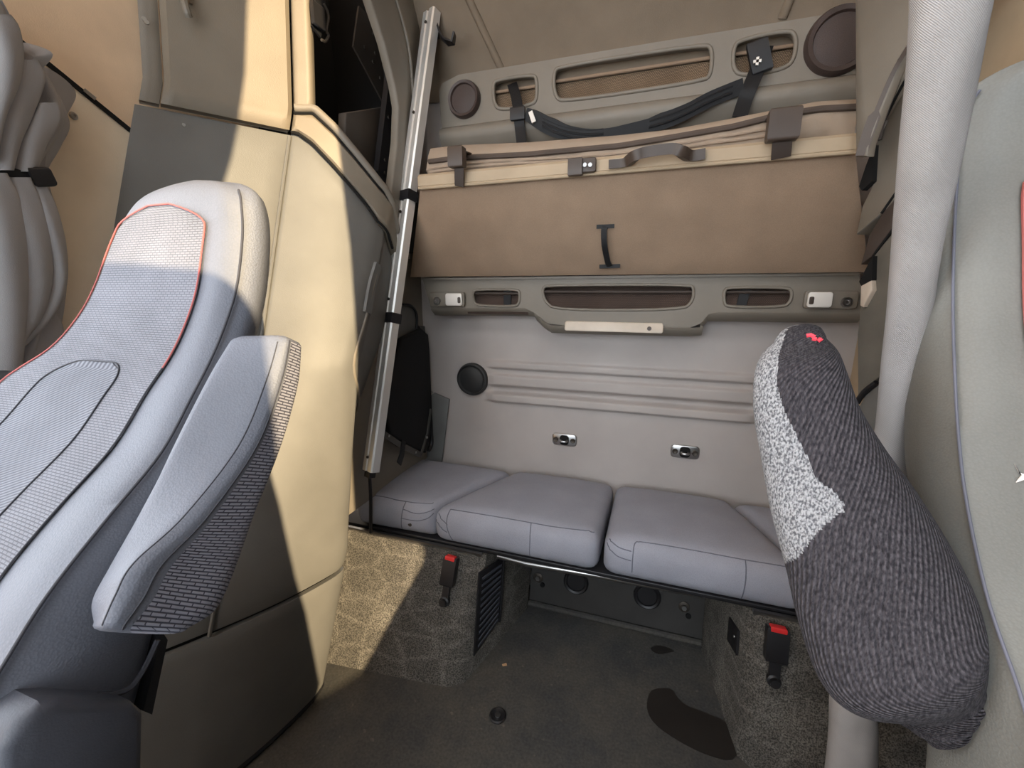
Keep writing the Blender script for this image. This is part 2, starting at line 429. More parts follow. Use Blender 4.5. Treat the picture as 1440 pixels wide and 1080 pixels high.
def scan_wall(a0, a1, b0, b1, hs, fn, d):        # plate with openings, cut into level strips
    lv = sorted({b0, b1} | {round(p[1], 5) for h in hs for p in h}); mb = MB()
    for lo, hi in zip(lv[:-1], lv[1:]):
        if hi - lo < 1e-5: continue
        m_ = (lo + hi) / 2; xs = []
        for h in hs:
            for i in range(len(h)):
                (p, q), (r, t) = h[i - 1], h[i]
                if (q > m_) != (t > m_):
                    g = lambda z: p + (r - p) * (z - q) / (t - q)
                    xs.append((g(m_), g(lo), g(hi)))
        xs = [(a0, a0, a0)] + sorted(xs) + [(a1, a1, a1)]
        for k in range(0, len(xs), 2):
            l, r = xs[k], xs[k + 1]
            prism(mb, [fn(l[1], lo), fn(r[1], lo), fn(r[2], hi), fn(l[2], hi)], d)
    return mb
struct(scan_wall(YF, YB + .02, FLOOR, ZT, [sun_mask], gx, (.012, 0, 0)).build('wall_right_sun_mask', 'cab_grey', smooth=0))

# left door-side panel below the black seam, and seam strip
P0, P1 = at_x(112, 126, XL + .012), at_x(180, 181, XL + .012)
dd = P1 - P0
poly = [P0 - dd * 2.2, P1 + dd * .7, V(XL + .01, 1.2, -1.0), V(XL + .01, .40, -1.0)]
poly = [V(XL + .001, p[1], p[2]) for p in poly]
struct(prism(MB(), poly, (.010, 0, 0)).build('wall_left_lower', 'wall_tan'))
struct(ribbon(MB(), [P0 - dd * 2, P1 + dd * .3], (0, -dd[2], dd[1]), .010, .006).build('trim_3', 'black_gap'))
mb = MB(); q = at_x(126, 133, XL + .016); box(mb, q, .004, .022, .008, (1, 0, 0), dd, np.cross(V(1, 0, 0), dd))
tag(mb.build('trim_clip', 'steel'), 'small bright clip at the end of the black seam strip beside the grey curtain', 'clip')
for k, (u, v, lab) in enumerate([(103, 163, 'small round screw in tan wall panel at the curtain flap edge'), (70, 291, 'small round screw in tan wall panel below the black curtain tie')]):
    mb = MB(); disc(mb, at_x(u, v, XL + .011), (1, 0, 0), .008, .004, [(1, 0), (1, .4), (.75, 1), (.35, 1), (.25, .4), (.01, .4)], 16)
    tag(mb.build('wall_screw', 'steel'), lab, 'screw', 'screws in the left wall panel')

# ================================================================== LEFT CABINET (plan curve swept with a raked front)
def ip(z, a, b): return float(np.interp(z, a, b))
def pA(z): return V(-1.03, ip(z, [-1.28, -.865, -.12, .5, 1.2], [.52, .64, .906, 1.1, 1.17]))
def pB(z): return V(ip(z, [-1.28, -.8, -.21, .26], [-.955, -.872, -.845, -.84]), ip(z, [-1.28, -.8, -.21, .26, .6], [.89, .99, 1.05, 1.255, 1.30]))
def pC(z): return V(ip(z, [-1.28, -.75, -.5, -.35, -.1], [-1.05, -1.04, -.98, -.915, -.865]), ip(z, [-1.28, -.75, -.5, -.35, -.1, .3, .6], [.96, 1.04, 1.10, 1.15, 1.26, 1.42, 1.5]))
def pL(z): a = pA(z); return V(-1.215, a[1] - .285)
def plan(q, z):
    a, b, c, l = pA(z), pB(z), pC(z), pL(z)
    if q < 0: p = a + (l - a) * (-q)
    else:
        w = .16
        if q <= 1 - w: p = a + (b - a) * q
        elif q >= 1 + w: p = b + (c - b) * (q - 1)
        else:
            s = (q - (1 - w)) / (2 * w); p0 = a + (b - a) * (1 - w); p2 = b + (c - b) * w
            p = p0 * (1 - s) ** 2 + 2 * b * s * (1 - s) + p2 * s * s
        if q < 1: 
            n = V((b - a)[1], -(b - a)[0]); n /= np.linalg.norm(n); p = p + n * .016 * math.sin(math.pi * q)
    return V(p[0], p[1], z)
def cab_qz(u, v):                               # a point of the photograph -> (q, z) on the cabinet skin
    d = ray(u, v); best = (1e9, 0, 0)
    for q in np.linspace(-1, 2, 241):
        z = 0.0
        for _ in range(25):
            p = plan(q, z); t = p[1] / d[1]; z = z * .4 + d[2] * t * .6
        p = plan(q, z); e = abs(p[0] - d[0] * p[1] / d[1])
        if e < best[0]: best = (e, q, z)
    return best[1], best[2]
def skin(q0, q1, zb, zt, nq=24, nz=40, out=0.0, thick=.02, rim=.004):
    # panel between two height curves, pushed out by `out`, with returned edges
    rows = []
    qs = np.linspace(q0, q1, nq)
    zb_ = zb if callable(zb) else (lambda q: zb); zt_ = zt if callable(zt) else (lambda q: zt)
    def P(q, z, o):
        p = plan(q, z); a = plan(q - .02, z); b = plan(q + .02, z); n = V((b - a)[1], -(b - a)[0], 0); n /= np.linalg.norm(n)
        return p + n * o
    zz = np.linspace(0, 1, nz)
    front = []
    for s in zz:
        r = []
        for q in qs:
            z = zb_(q) + (zt_(q) - zb_(q)) * s
            e = min(s * (zt_(q) - zb_(q)), (1 - s) * (zt_(q) - zb_(q)), abs(q - q0) * .27, abs(q1 - q) * .27)
            k = rim - math.sqrt(max(0, rim ** 2 - max(0, rim - e) ** 2)) if e < rim else 0
            r.append(P(q, z, out - k))
        front.append(r)
    back = [[P(q, zb_(q) + (zt_(q) - zb_(q)) * s, out - thick) for q in qs] for s in zz]
    mb = MB(); v, f, uv = grid(front); mb.add(v, f, uv); v2, f2, uv2 = grid(back); n = len(v); mb.add(v2, f2, uv2)
    R, Cn = nz, nq
    for i in range(R - 1):
        for j in (0, Cn - 1): mb.f.append((i * Cn + j, (i + 1) * Cn + j, n + (i + 1) * Cn + j, n + i * Cn + j))
    for j in range(Cn - 1):
        for i in (0, R - 1): mb.f.append((i * Cn + j, i * Cn + j + 1, n + i * Cn + j + 1, n + i * Cn + j))
    return mb
def curve_on(pts, out=.002, n=8):
    qz = [np.array(cab_qz(*p)) for p in pts]
    res = []
    for q, z in cr(qz, n):
        p = plan(q, z); a = plan(q - .02, z); b = plan(q + .02, z); nn = V((b - a)[1], -(b - a)[0], 0); nn /= np.linalg.norm(nn); res.append(p + nn * out)
    return res

top_pts = [cab_qz(*p) for p in [(419, 188), (440, 203), (470, 236), (500, 272), (530, 312), (546, 340)]]
trim_pts = [cab_qz(*p) for p in [(419, 160), (440, 160), (470, 188), (500, 225), (530, 262), (547, 285)]]
def fcurve(pts, lo):
    pts = sorted(pts); qs = [p[0] for p in pts]; zs = [p[1] for p in pts]
    sl = (zs[-1] - zs[-2]) / (qs[-1] - qs[-2] + 1e-9)
    return lambda q: lo if q < qs[0] - .05 else (float(np.interp(q, qs, zs)) if q <= qs[-1] else zs[-1] + max(sl, -1.2) * (q - qs[-1]))
ztop = fcurve(top_pts, .44); ztrim = fcurve(trim_pts, .45)
zc0 = top_pts[0][1]; SEAM = -.865
cab = thing('storage_cabinet', 'tall beige moulded cabinet behind the left seat, sunlit on its rounded front column', 'cabinet', (-1.0, .8, FLOOR))
skin(-1, -.02, SEAM + .006, .435, out=0, nq=16).build('front_panel', 'cabinet_plastic', cab)
skin(0.0, 1.12, SEAM + .006, lambda q: ztop(max(q, 0)) - .004, out=.004, nq=44, nz=60).build('column_panel', 'cabinet_plastic', cab)
skin(1.14, 2, -.70, lambda q: ztop(q) - .004, out=0, nq=24, nz=50).build('rear_panel', 'cabinet_plastic', cab)
bp_ = skin(-.6, 2.0, FLOOR + .001, SEAM - .006, out=.008, nq=60, nz=26).build('base_panel', 'cabinet_plastic', cab)
mb = MB(); v, f, uv = grid([[plan(q, z) - V(.02, -.02, 0) for q in np.linspace(-.6, 2, 50)] for z in (SEAM - .02, SEAM + .02)]); mb.add(v, f, uv); mb.build('seam_gap', 'black_gap', cab)
e = [plan(-.005, z) + V(.003, -.004, 0) for z in np.linspace(SEAM, .43, 30)]; tube(MB(), e, .005, 8).build('edge_bead', 'cabinet_plastic', cab)
e = curve_on([(531, 372), (515, 440), (499, 535), (489, 600), (480, 665), (466, 800)], .004); tube(MB(), e, .0045, 8).build('edge_bead', 'taupe_plastic', cab)
e = curve_on([(530, 372), (522, 400), (515, 440)], .004); ribbon(MB(), e, (0, 1, 0), .03, .01).build('grip_plate', 'grey_panel', cab)
tube(MB(), curve_on([(450, 878), (448, 900), (444, 926)], .009), .003, 8).build('base_rib', 'cabinet_plastic', cab)
P = [plan(q, FLOOR + .012) for q in np.linspace(-.4, 1.9, 40)]; tube(MB(), P, .012, 8).build('floor_gasket', 'black_plastic', cab)

ov = thing('overhead_cabinet', 'overhead beige cabinet with coat hook and open dark cubby beside the aluminium ladder', 'cabinet', (-1.05, 1.1, .45))
mbp = skin(-.86, -.02, .445, 1.25, out=.022, nq=24, nz=40, thick=.04, rim=.012); mbp.build('hook_panel', 'beige_plastic', ov)
skin(-.98, -.87, .445, 1.25, out=.006, nq=6, nz=30, thick=.03).build('side_return', 'taupe_plastic', ov)
qa = cab_qz(440, 90)[0]
skin(0.0, max(qa, .12), lambda q: ztrim(max(q, 0)) - .0, 1.25, out=.018, nq=14, nz=40, thick=.05, rim=.016).build('cubby_frame', 'beige_plastic', ov)
skin(0.0, 1.75, lambda q: ztop(max(q, 0)) + .004, lambda q: ztrim(max(q, 0)) - .004, out=.012, nq=50, nz=10, thick=.03, rim=.008).build('lower_trim', 'beige_plastic', ov)
for zf_, nm in ((ztop, 'seam_gap'), (ztrim, 'seam_gap')):
    pts_ = []
    for q in np.linspace(.0, 1.5, 40):
        z = zf_(max(q, .0)); p = plan(q, z); a = plan(q - .02, z); b = plan(q + .02, z); n = V((b - a)[1], -(b - a)[0], 0); n /= np.linalg.norm(n); pts_.append(p + n * .008)
    tube(MB(), pts_, .0045, 6).build(nm, 'black_gap', ov)
# narrow sill above the trim that frames the opening
sill = [plan(q, ztrim(max(q, 0)) + .012) + V(.008, -.004, 0) for q in np.linspace(.0, 1.6, 40)]
tube(MB(), sill, .012, 10).build('opening_sill', 'taupe_plastic', ov)
# rear frame of the opening
def onC(u, v): return at_x(u, v, -.845)
fr = [onC(*p) for p in [(496, -60), (520, -5), (541, 60), (556, 120), (561, 150), (559, 200), (552, 260), (547, 300), (560, 330), (572, 300), (582, 220), (588, 140), (592, 60), (598, -60)]]
fr = [V(-.845, p[1], p[2]) for p in fr]
prism(MB(), fr, (-.03, 0, 0), .006).build('rear_frame', 'taupe_plastic', ov)
tube(MB(), cr([onC(550, -20) + V(.004, 0, 0), onC(572, 60) + V(.004, 0, 0), onC(580, 135) + V(.004, 0, 0)], 8), .005, 8).build('frame_bead', 'taupe_plastic', ov)
# dark interior of the cubby
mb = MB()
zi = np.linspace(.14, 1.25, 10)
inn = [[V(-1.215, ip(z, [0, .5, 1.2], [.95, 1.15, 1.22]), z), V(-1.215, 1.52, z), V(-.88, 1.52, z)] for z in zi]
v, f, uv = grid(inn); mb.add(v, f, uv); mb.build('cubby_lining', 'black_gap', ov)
def onI(u, v, x=-1.0): return at_x(u, v, x)
pl = [onI(*p) for p in [(505, 8), (520, 22), (552, 95), (541, 148), (497, 65)]]
pl = [V(-1.0, p[1], p[2]) for p in pl]
plate = prism(MB(), pl, (-.006, 0, 0)).build('bracket_plate', 'bracket_paint', ov)
for u, v in [(524, 48), (527, 75), (524, 87), (538, 92), (534, 110), (512, 67), (548, 94)]:
    disc(MB(), onI(u, v) + V(.001, 0, 0), (1, 0, 0), .006, .004, seg=10).build('rivet', 'dark_steel', plate)
pl = [V(-.93, *onI(u, v, -.93)[1:]) for u, v in [(487, 158), (540, 150), (536, 230), (520, 268), (485, 195)]]
prism(MB(), pl, (-.03, 0, 0), .004).build('duct_cover', 'bracket_paint', ov)
pl = [V(-.90, *onI(u, v, -.90)[1:]) for u, v in [(549, 98), (558, 128), (548, 240), (540, 262), (532, 240)]]
ch = prism(MB(), pl, (-.02, 0, 0)).build('side_channel', 'black_plastic', ov)
for u, v in [(552, 138), (555, 152), (546, 165), (541, 225), (541, 243)]: disc(MB(), onI(u, v, -.90), (1, 0, 0), .005, .003, seg=10).build('rivet', 'dark_steel', ch)
mb = MB(); ribbon(mb, cr([onI(u, v, -.98) for u, v in [(452, -30), (450, 0), (447, 30), (444, 45)]], 5), (0, 1, 0), .035, .006); sp_ = mb.build('hanging_strap', 'webbing', ov)
box(MB(), onI(447, 22, -.97), .012, .045, .06, bev=.004).build('strap_buckle', 'black_plastic', sp_)
tube(MB(), cr([onI(u, v, -.97) for u, v in [(455, 5), (462, 22), (459, 42), (462, 50), (458, 58), (452, 56)]], 5), .004, 6).build('wire_hook', 'dark_steel', ov)
# coat hook and screw on the sunlit panel
def onF(u, v, o=.024):
    q, z = cab_qz(u, v); p = plan(q, z); a = plan(q - .02, z); b = plan(q + .02, z); n = V((b - a)[1], -(b - a)[0], 0); n /= np.linalg.norm(n); return p + n * o, n
h0, hn = onF(262, -25); h1, _ = onF(262, 20, .03); h2, _ = onF(263, 38, .045); h3, _ = onF(262, 10, .028)
hk = MB(); ribbon(hk, [onF(257, -30)[0], onF(260, 10)[0]], np.cross(hn, V(0, 0, 1)), .028, .01); hook = hk.build('coat_hook', 'beige_plastic', ov)
tube(MB(), cr([onF(258, -20, .03)[0], onF(258, 8, .045)[0], onF(262, 30, .055)[0], onF(264, 38, .05)[0]], 5), [.009] * 8 + [.008] * 8, 8).build('hook_prong', 'taupe_plastic', hook)
for u, v in ((203, 34), (208, 38)):
    disc(MB(), onF(u, v)[0], hn, .005, .003, seg=12).build('panel_screw', 'steel', ov)
disc(MB(), onF(257, 178, .012)[0], hn, .004, .003, seg=12).build('panel_screw', 'steel', ov)

# ================================================================== LEFT ALCOVE WALL + BAG
struct(prism(MB(), [V(-.93, 1.00, -.735), V(-.93, 1.60, -.735), V(-.93, 1.60, 1.2), V(-.93, 1.525, 1.2), V(-.93, 1.525, .12), V(-.93, 1.27, .12), V(-.93, 1.27, -.05), V(-.93, 1.00, -.3)], (-.02, 0, 0)).build('wall_left_alcove', 'taupe_plastic'))
def aw(u, v, x=-.925): p = at_x(u, v, x); return V(x, min(p[1], 1.578), p[2])
tag(prism(MB(), [at_y(*p, 1.592) for p in [(612, 552), (633, 561), (622, 652), (590, 652), (600, 560)]], (0, -.008, 0), .002).build('corner_panel', 'grey_panel'), 'small dark grey panel in the corner beside the wall speaker', 'panel')
bag = thing('storage_bag', 'black fabric storage bag with snap-studded border hanging behind the ladder', 'bag', aw(575, 630))
outl = [aw(*p, -.918) for p in [(556, 476), (585, 462), (594, 470), (598, 490), (606, 545), (607, 570), (601, 600), (591, 636), (566, 626), (540, 610), (530, 560)]]
prism(MB(), outl, (.03, 0, 0), .008).build('bag_body', 'bag_black', bag)
bs = MB(); ribbon(bs, [aw(*p, -.884) for p in [(535, 607), (560, 624), (592, 640)]], (0, .3, 1), .022, .004); brd = bs.build('border_strip', 'bag_trim', bag)
for u, v in [(546, 613), (565, 625), (584, 636)]: disc(MB(), aw(u, v, -.882), (1, 0, 0), .005, .004, seg=12).build('snap_stud', 'steel', brd)
bs = MB(); ribbon(bs, [aw(*p, -.884) for p in [(592, 640), (601, 610), (606, 575)]], (0, 1, .2), .014, .004); brd = bs.build('border_strip', 'bag_trim', bag)
for u, v in [(600, 615), (607, 552)]: disc(MB(), aw(u, v, -.882), (1, 0, 0), .005, .004, seg=12).build('snap_stud', 'steel', brd)
ribbon(MB(), [aw(568, 620, -.88), aw(565, 640, -.875), aw(561, 652, -.87)], (0, 1, 0), .026, .004).build('bag_strap', 'webbing', bag)
tube(MB(), cr([aw(*p, -.90) for p in [(609, 588), (614, 600), (612, 620), (603, 634)]], 6), .009, 8).build('bag_handle', 'black_plastic', bag)
pc = prism(MB(), [aw(*p, -.922) for p in [(585, 458), (596, 458), (606, 470), (606, 492), (599, 495), (594, 470)]], (.014, 0, 0), .003).build('corner_pad', 'bag_trim', bag)
disc(MB(), aw(604, 489, -.908), (1, 0, 0), .007, .005, seg=12).build('snap_stud', 'steel', pc)
hat = [aw(*p, -.929) for p in [(560, 432), (576, 430), (586, 442), (586, 465), (545, 490), (548, 450)]]
tag(prism(MB(), hat, (.006, 0, 0), .002).build('hatch_cover', 'grey_panel'), 'grey hatch cover on the side wall above the black bag', 'hatch')
tag(tube(MB(), cr([aw(*p, -.918) for p in [(566, 428), (578, 430), (586, 442), (586, 462)]], 6), .005, 8).build('rubber_seal', 'black_plastic'), 'black rubber seal curving over the hatch behind the ladder', 'seal')
mb = MB(); disc(mb, aw(606, 178, -.929), (1, 0, 0), .034, .02, [(1, 0), (1, .5), (.85, 1), (.01, 1)])
tag(mb.build('wall_fitting', 'brown_plastic'), 'round brown fitting on side wall half hidden by the ladder', 'knob')

# ================================================================== LADDER
def lad(t, du=0.0, dn=0.0):                     # along the leaning ladder
    a = at_y(521, 662, 1.13); b = at_y(607, 18, 1.50)
    return a + (b - a) * t
la, lb = lad(0), lad(1); ldir = (lb - la) / np.linalg.norm(lb - la)
lside = V(.93, -.36, 0); lside -= ldir * (lside @ ldir); lside /= np.linalg.norm(lside); lnorm = np.cross(ldir, lside); lnorm *= -1 if lnorm[1] > 0 else 1
ladder = thing('ladder', 'aluminium bunk ladder with black bands leaning against the left cabinet', 'ladder', la)
def rail(t0, t1, w, d, name):
    prof = [(-.5, .5), (-.5, -.34), (-.42, -.5), (-.12, -.5), (-.08, -.36), (.08, -.36), (.12, -.5), (.42, -.5), (.5, -.34), (.5, .5)]
    rows = []
    for t in np.linspace(t0, t1, 6):
        c = lad(t); k = 1.0
        rows.append([c + lside * (x * w * k) - lnorm * (y * d) for x, y in prof])
    mb = MB(); v, f, uv = capped(rows); mb.add(v, f, uv); return mb.build(name, 'aluminium', ladder, smooth=30)
r1 = rail(0, .335, .057, .032, 'lower_rail'); r2 = rail(.335, .60, .057, .032, 'middle_rail'); r3 = rail(.60, 1, .057, .032, 'upper_rail')
for t in (.335, .60):
    c = lad(t); box(MB(), c, .065, .04, .034, lside, lnorm, ldir, .003).build('joint_band', 'black_plastic', ladder)
for t, p in ((.03, r1), (.375, r2), (.565, r2), (.78, r3), (.975, r3)):
    disc(MB(), lad(t) + lnorm * .013 - lside * .006, lnorm, .005, .004, seg=10).build('rivet', 'dark_steel', p)
leg_pts = [lad(.01) - lside * .012, la - lside * .022 + V(0, .01, -.10), V(la[0] - .035, la[1] + .02, -.85)]
tube(MB(), leg_pts, .006, 8).build('foot_rod', 'black_plastic', ladder)
box(MB(), lad(-.008), .03, .024, .02, lside, lnorm, ldir, .003).build('end_cap', 'black_plastic', ladder)
hk = thing('wall_hook', 'small black hook on the side wall at the top of ladder', 'hook', at_y(628, 52, 1.5))
mb = MB(); ribbon(mb, [at_y(616, 38, 1.5), at_y(620, 50, 1.49), at_y(628, 59, 1.47), at_y(637, 60, 1.47), at_y(639, 47, 1.47)], (.3, -1, 0), .03, .006); mb.build('hook_bar', 'black_plastic', hk)
box(MB(), at_y(614, 45, 1.51), .02, .012, .04, bev=.002).build('hook_mount', 'black_plastic', hk)

# ================================================================== UPPER STORAGE SHELF
YS = 1.545
sh = thing('storage_shelf', 'upper grey storage tray with mesh openings and round speakers above the bunk', 'shelf', (-.15, YS, .55))
s = lambda u, v, y=YS: at_y(u, v, y)
def pillow(pts, k=2): return chaikin([np.array(p) for p in pts], k, .25)
outer = [s(*p) for p in [(617, 128), (622, 117), (645, 105), (900, 63), (1200, 14), (1300, -5), (1300, 112), (1205, 128), (900, 168), (640, 200), (622, 196)]]
holes = [pillow([s(*p) for p in [(693, 118), (700, 112), (748, 105), (755, 110), (755, 140), (748, 147), (706, 155), (695, 148)]]),
         pillow([s(*p) for p in [(778, 100), (790, 93), (990, 62), (1002, 68), (1000, 104), (990, 114), (795, 143), (780, 137)]]),
         pillow([s(*p) for p in [(1031, 68), (1040, 56), (1108, 42), (1120, 50), (1118, 80), (1105, 97), (1045, 107), (1031, 98)]])]
mb = MB(); holed(mb, outer, holes, (0, .025, 0))
for h in holes: tube(mb, h + [h[0], h[1]], .006, 8, False)
xa, xb = s(617, 128)[0], s(1300, 0)[0]
# rounded lower lip that curls back
rows = []
for x in np.linspace(xa + .01, xb, 30):
    zt = .575
    rows.append([V(x, YS + .0 - .0, zt), V(x, YS - .022, zt - .012), V(x, YS - .03, zt - .03), V(x, YS - .022, zt - .05), V(x, YS + .01, zt - .085), V(x, YS + .045, zt - .11), V(x, YS + .045, zt)])
v, f, uv = capped(rows); mb.add(v, f, uv); mb.build('tray_body', 'taupe_plastic', sh, smooth=50)
def cloth_behind(h, y, m, parent, name, zz=None):
    h = np.array(h); x0, z0 = h[:, 0].min() - .03, h[:, 2].min() - .03; x1, z1 = h[:, 0].max() + .03, h[:, 2].max() + .03
    rows = [[V(x, y - .006 * math.sin((z - z0) / (z1 - z0) * 9) - .02 * ((z - z0) / (z1 - z0) < .62), z) for x in np.linspace(x0, x1, 12)] for z in np.linspace(z0, z1, 26)]
    mb = MB(); v, f, uv = grid(rows); mb.add(v, f, uv); c = mb.build(name, m, parent)
    zt = z0 + (z1 - z0) * .63
    tube(MB(), [V(x0 + .02, y - .026, zt), V(x1 - .02, y - .026, zt)], .005, 8).build('pocket_hem', 'brown_strap' if m == 'net_dark' else 'tan_bunk', c)
    return c
for h in holes: cloth_behind(h, YS + .05, 'net_cloth', sh, 'mesh_pocket')
for u, v, r in ((654, 141, .060), (1180, 59, .084)):
    mb = MB(); disc(mb, s(u, v), (0, -1, 0), r, .022, [(1.0, 0), (1.0, .5), (.93, 1), (.80, .9), (.76, .55), (.01, .75)], 40); mb.build('speaker', 'speaker_brown', sh)

# ================================================================== LOWER SHELF
YL = 1.50
ls = thing('storage_shelf', 'lower brown storage tray with three openings, white reading lamps and centre light', 'shelf', (-.15, YL, -.1))
s2 = lambda u, v, y=YL: at_y(u, v, y)
outer = [s2(*p) for p in [(594, 392), (1208, 384), (1215, 440), (1009, 439), (996, 442), (985, 455), (970, 461), (795, 458), (770, 455), (752, 440), (738, 433), (606, 433)]]
holes2 = [pillow([s2(*p) for p in [(665, 410), (672, 407), (728, 407), (731, 412), (730, 428), (722, 431), (672, 430), (666, 424)]]),
          pillow([s2(*p) for p in [(762, 405), (772, 401), (970, 400), (976, 406), (974, 424), (960, 436), (782, 436), (766, 424)]]),
          pillow([s2(*p) for p in [(1018, 408), (1026, 404), (1108, 404), (1114, 410), (1112, 424), (1102, 432), (1024, 432), (1018, 426)]])]
mb = MB(); holed(mb, outer, holes2, (0, .02, 0))
for h in holes2: tube(mb, h + [h[0], h[1]], .005, 8, False)
low = cr([np.array(p) for p in outer[2:]], 5)           # underside curling back to the wall
rows = [[p + V(0, 0, 0) for p in low], [p + V(0, .002, -.008) for p in low], [p + V(0, .03, -.03) for p in low], [p + V(0, .095, -.036) for p in low]]
v, f, uv = grid(rows); mb.add(v, f, uv)
top = [outer[0], outer[1]]; prism(mb, [outer[0] + V(0, -.012, -.006), outer[1] + V(0, -.012, -.006), outer[1] + V(0, .095, 0), outer[0] + V(0, .095, 0)], (0, 0, .008))
mb.build('tray_body', 'taupe_plastic', ls, smooth=50)
for h in holes2: cloth_behind(h, YL + .035, 'net_dark', ls, 'mesh_pocket')
for h, f_ in ((holes2[0], .72), (holes2[2], .28)):
    h = np.array(h); x = h[:, 0].min() + (h[:, 0].max() - h[:, 0].min()) * f_; ribbon(MB(), [V(x, YL + .012, h[:, 2].min() - .01), V(x + .012 * (f_ < .5), YL + .012, h[:, 2].max() + .01)], (1, 0, 0), .028, .003).build('strap', 'webbing', ls)
for (u0, u1, v0, v1, sgn) in ((606, 655, 411, 431, 1), (1129, 1205, 409, 434, -1)):
    a, b = s2(u0, (v0 + v1) / 2), s2(u1, (v0 + v1) / 2); c = (a + b) / 2; w = abs(b[0] - a[0]) ; hgt = abs(s2(u0, v0)[2] - s2(u0, v1)[2])
    lm = rplate(MB(), c + V(0, -.001, 0), V(1, 0, 0), V(0, 0, 1), w, hgt, .01, (0, -.012, 0), .003).build('reading_lamp', 'taupe_plastic', ls)
    cc = c + V(w * .22 * sgn, -.0135, 0) if sgn > 0 else c + V(-w * .22, -.0135, 0)
    ln = rplate(MB(), cc, V(1, 0, 0), V(0, 0, 1), w * .46, hgt * .84, .008, (0, -.008, 0), .002).build('lamp_lens', 'lamp_white', lm)
    rplate(MB(), cc + V(sgn * w * .16, -.008, -.002), V(1, 0, 0), V(0, 0, 1), .012, .022, .004, (0, -.002, 0), .0006).build('lamp_switch', 'brown_plastic', lm)
    sc = s2(617, 423) if sgn > 0 else s2(1188, 425)
    disc(MB(), sc + V(0, -.013, 0), (0, -1, 0), .015, .006, [(1, 0), (1, .4), (.8, 1), (.45, 1), (.3, .5), (.01, .5)], 20).build('lamp_screw', 'steel', lm)
a, b = s2(795, 459, YL - .002), s2(933, 460, YL - .002)
cl = rplate(MB(), (a + b) / 2 + V(0, .0, .0), V(1, 0, 0), V(0, .3, 1) / 1.044, b[0] - a[0], .034, .008, (0, -.014, 0), .003).build('centre_lamp', 'lamp_lens', ls)
disc(MB(), s2(913, 462, YL - .018), (0, -1, 0), .007, .003, seg=14).build('lamp_switch', 'brown_plastic', cl)

# ================================================================== UPPER BUNK
YT, YBt = 1.33, 1.47                            # top edge leans towards the cab
bk = thing('bunk', 'tan padded upper bunk folded against the rear wall, underside with black pull loop', 'bunk', (-.17, 1.42, .05))
x0, x1 = -.757, .43
zb = at_y(900, 386, YBt)[2]; zt = at_y(900, 240, YT)[2]
def bunkface(x, s_):                            # s_ 0 bottom .. 1 top of the padded face
    e0 = -.90 + .14 * s_; e1 = .55 - .12 * s_; k_ = (x - x0) / (x1 - x0); x = e0 + (e1 - e0) * k_
    y = YBt + (YT - YBt) * s_; z = zb + (zt - zb) * s_
    b = .012 * math.sin(math.pi * min(1, max(0, s_))) ** .5 * abs(math.sin(math.pi * k_)) ** .35
    return V(x, y - b, z)
rows = [[bunkface(x, s_) for x in np.linspace(x0, x1, 60)] for s_ in np.linspace(0, 1, 24)]
back = [[bunkface(x, s_) + V(0, .05, .02) for x in np.linspace(x0, x1, 60)] for s_ in np.linspace(0, 1, 24)]
mb = MB(); ring = rows + back[::-1]; ring.append(rows[0]); v, f, uv = grid(ring); mb.add(v, f, uv); mb.build('padded_panel', 'tan_bunk', bk, smooth=50)
fl0, fl1 = zt, at_y(900, 216, YT - .012)[2]
rows = []
for x in np.linspace(x0 - .0, x1, 40):
    rows.append([V(x, YT - .012, fl0 - .004), V(x, YT - .020, fl0 + .004), V(x, YT - .020, fl1 - .008), V(x, YT - .012, fl1), V(x, YT + .09, fl1), V(x, YT + .09, fl0 - .004)])
mb = MB(); v, f, uv = capped(rows); mb.add(v, f, uv); mb.build('front_rail', 'tan_vinyl', bk, smooth=30)
tube(MB(), [V(x, YT - .016, fl0 - .002) for x in np.linspace(x0, x1, 20)], .005, 8).build('rail_piping', 'tan_vinyl', bk)
def onR(u, v, o=.022): return at_y(u, v, YT - o)
hd = [(856, 231), (880, 228), (893, 219), (908, 214), (945, 209), (958, 213), (970, 219), (992, 216)]
hp = [onR(u, v, .03 + (.03 if 1 < i < 6 else 0)) for i, (u, v) in enumerate(hd)]
ribbon(MB(), cr(hp, 5), (0, -.25, 1), [.022] * 6 + [.026] * 30, .016).build('pull_handle', 'brown_plastic', bk)
lt = rplate(MB(), onR(820, 234), V(1, 0, 0), V(0, 0, 1), .075, .038, .006, (0, -.012, 0), .002).build('latch', 'brown_plastic', bk)
box(MB(), onR(809, 235, .038), .040, .016, .046, bev=.003).build('latch_lever', 'brown_plastic', lt)
for u in (822.5, 830): disc(MB(), onR(u, 232, .035), (0, -1, 0), .006, .003, seg=12).build('latch_pin', 'steel', lt)
for (u, va, vm, vb, w) in ((646, 211, 237, 262, .048), (1098, 160, 200, 222, .068)):
    t = thing('strap_clip', 'brown strap clip at left end of the bunk rail' if u < 800 else 'brown strap clip on bunk rail at the right, below white-marked buckle', 'clip', onR(u, vb, .03), 'strap clips on the bunk rail')
    top_, mid, bot = onR(u, va, .02), onR(u + 1, vm, .045), onR(u, vb, .026)
    box(MB(), (top_ + mid) / 2 + V(0, -.02, 0), w, .03, abs(top_[2] - mid[2]), bev=.006).build('clip_body', 'brown_plastic', t)
    ribbon(MB(), [mid + V(0, -.005, .01), (mid + bot) / 2 + V(0, -.004, 0), bot], (1, 0, 0), w * .62, .004).build('clip_strap', 'brown_strap', t)
    ribbon(MB(), [top_ + V(0, .0, -.005), top_ + V(0, .07, .004)], (1, 0, 0), w * .8, .004).build('clip_strap', 'brown_strap', t)
def onP(u, v): return at_plane(u, v, bunkface(0, .4), V(0, zt - zb, -(YT - YBt)))
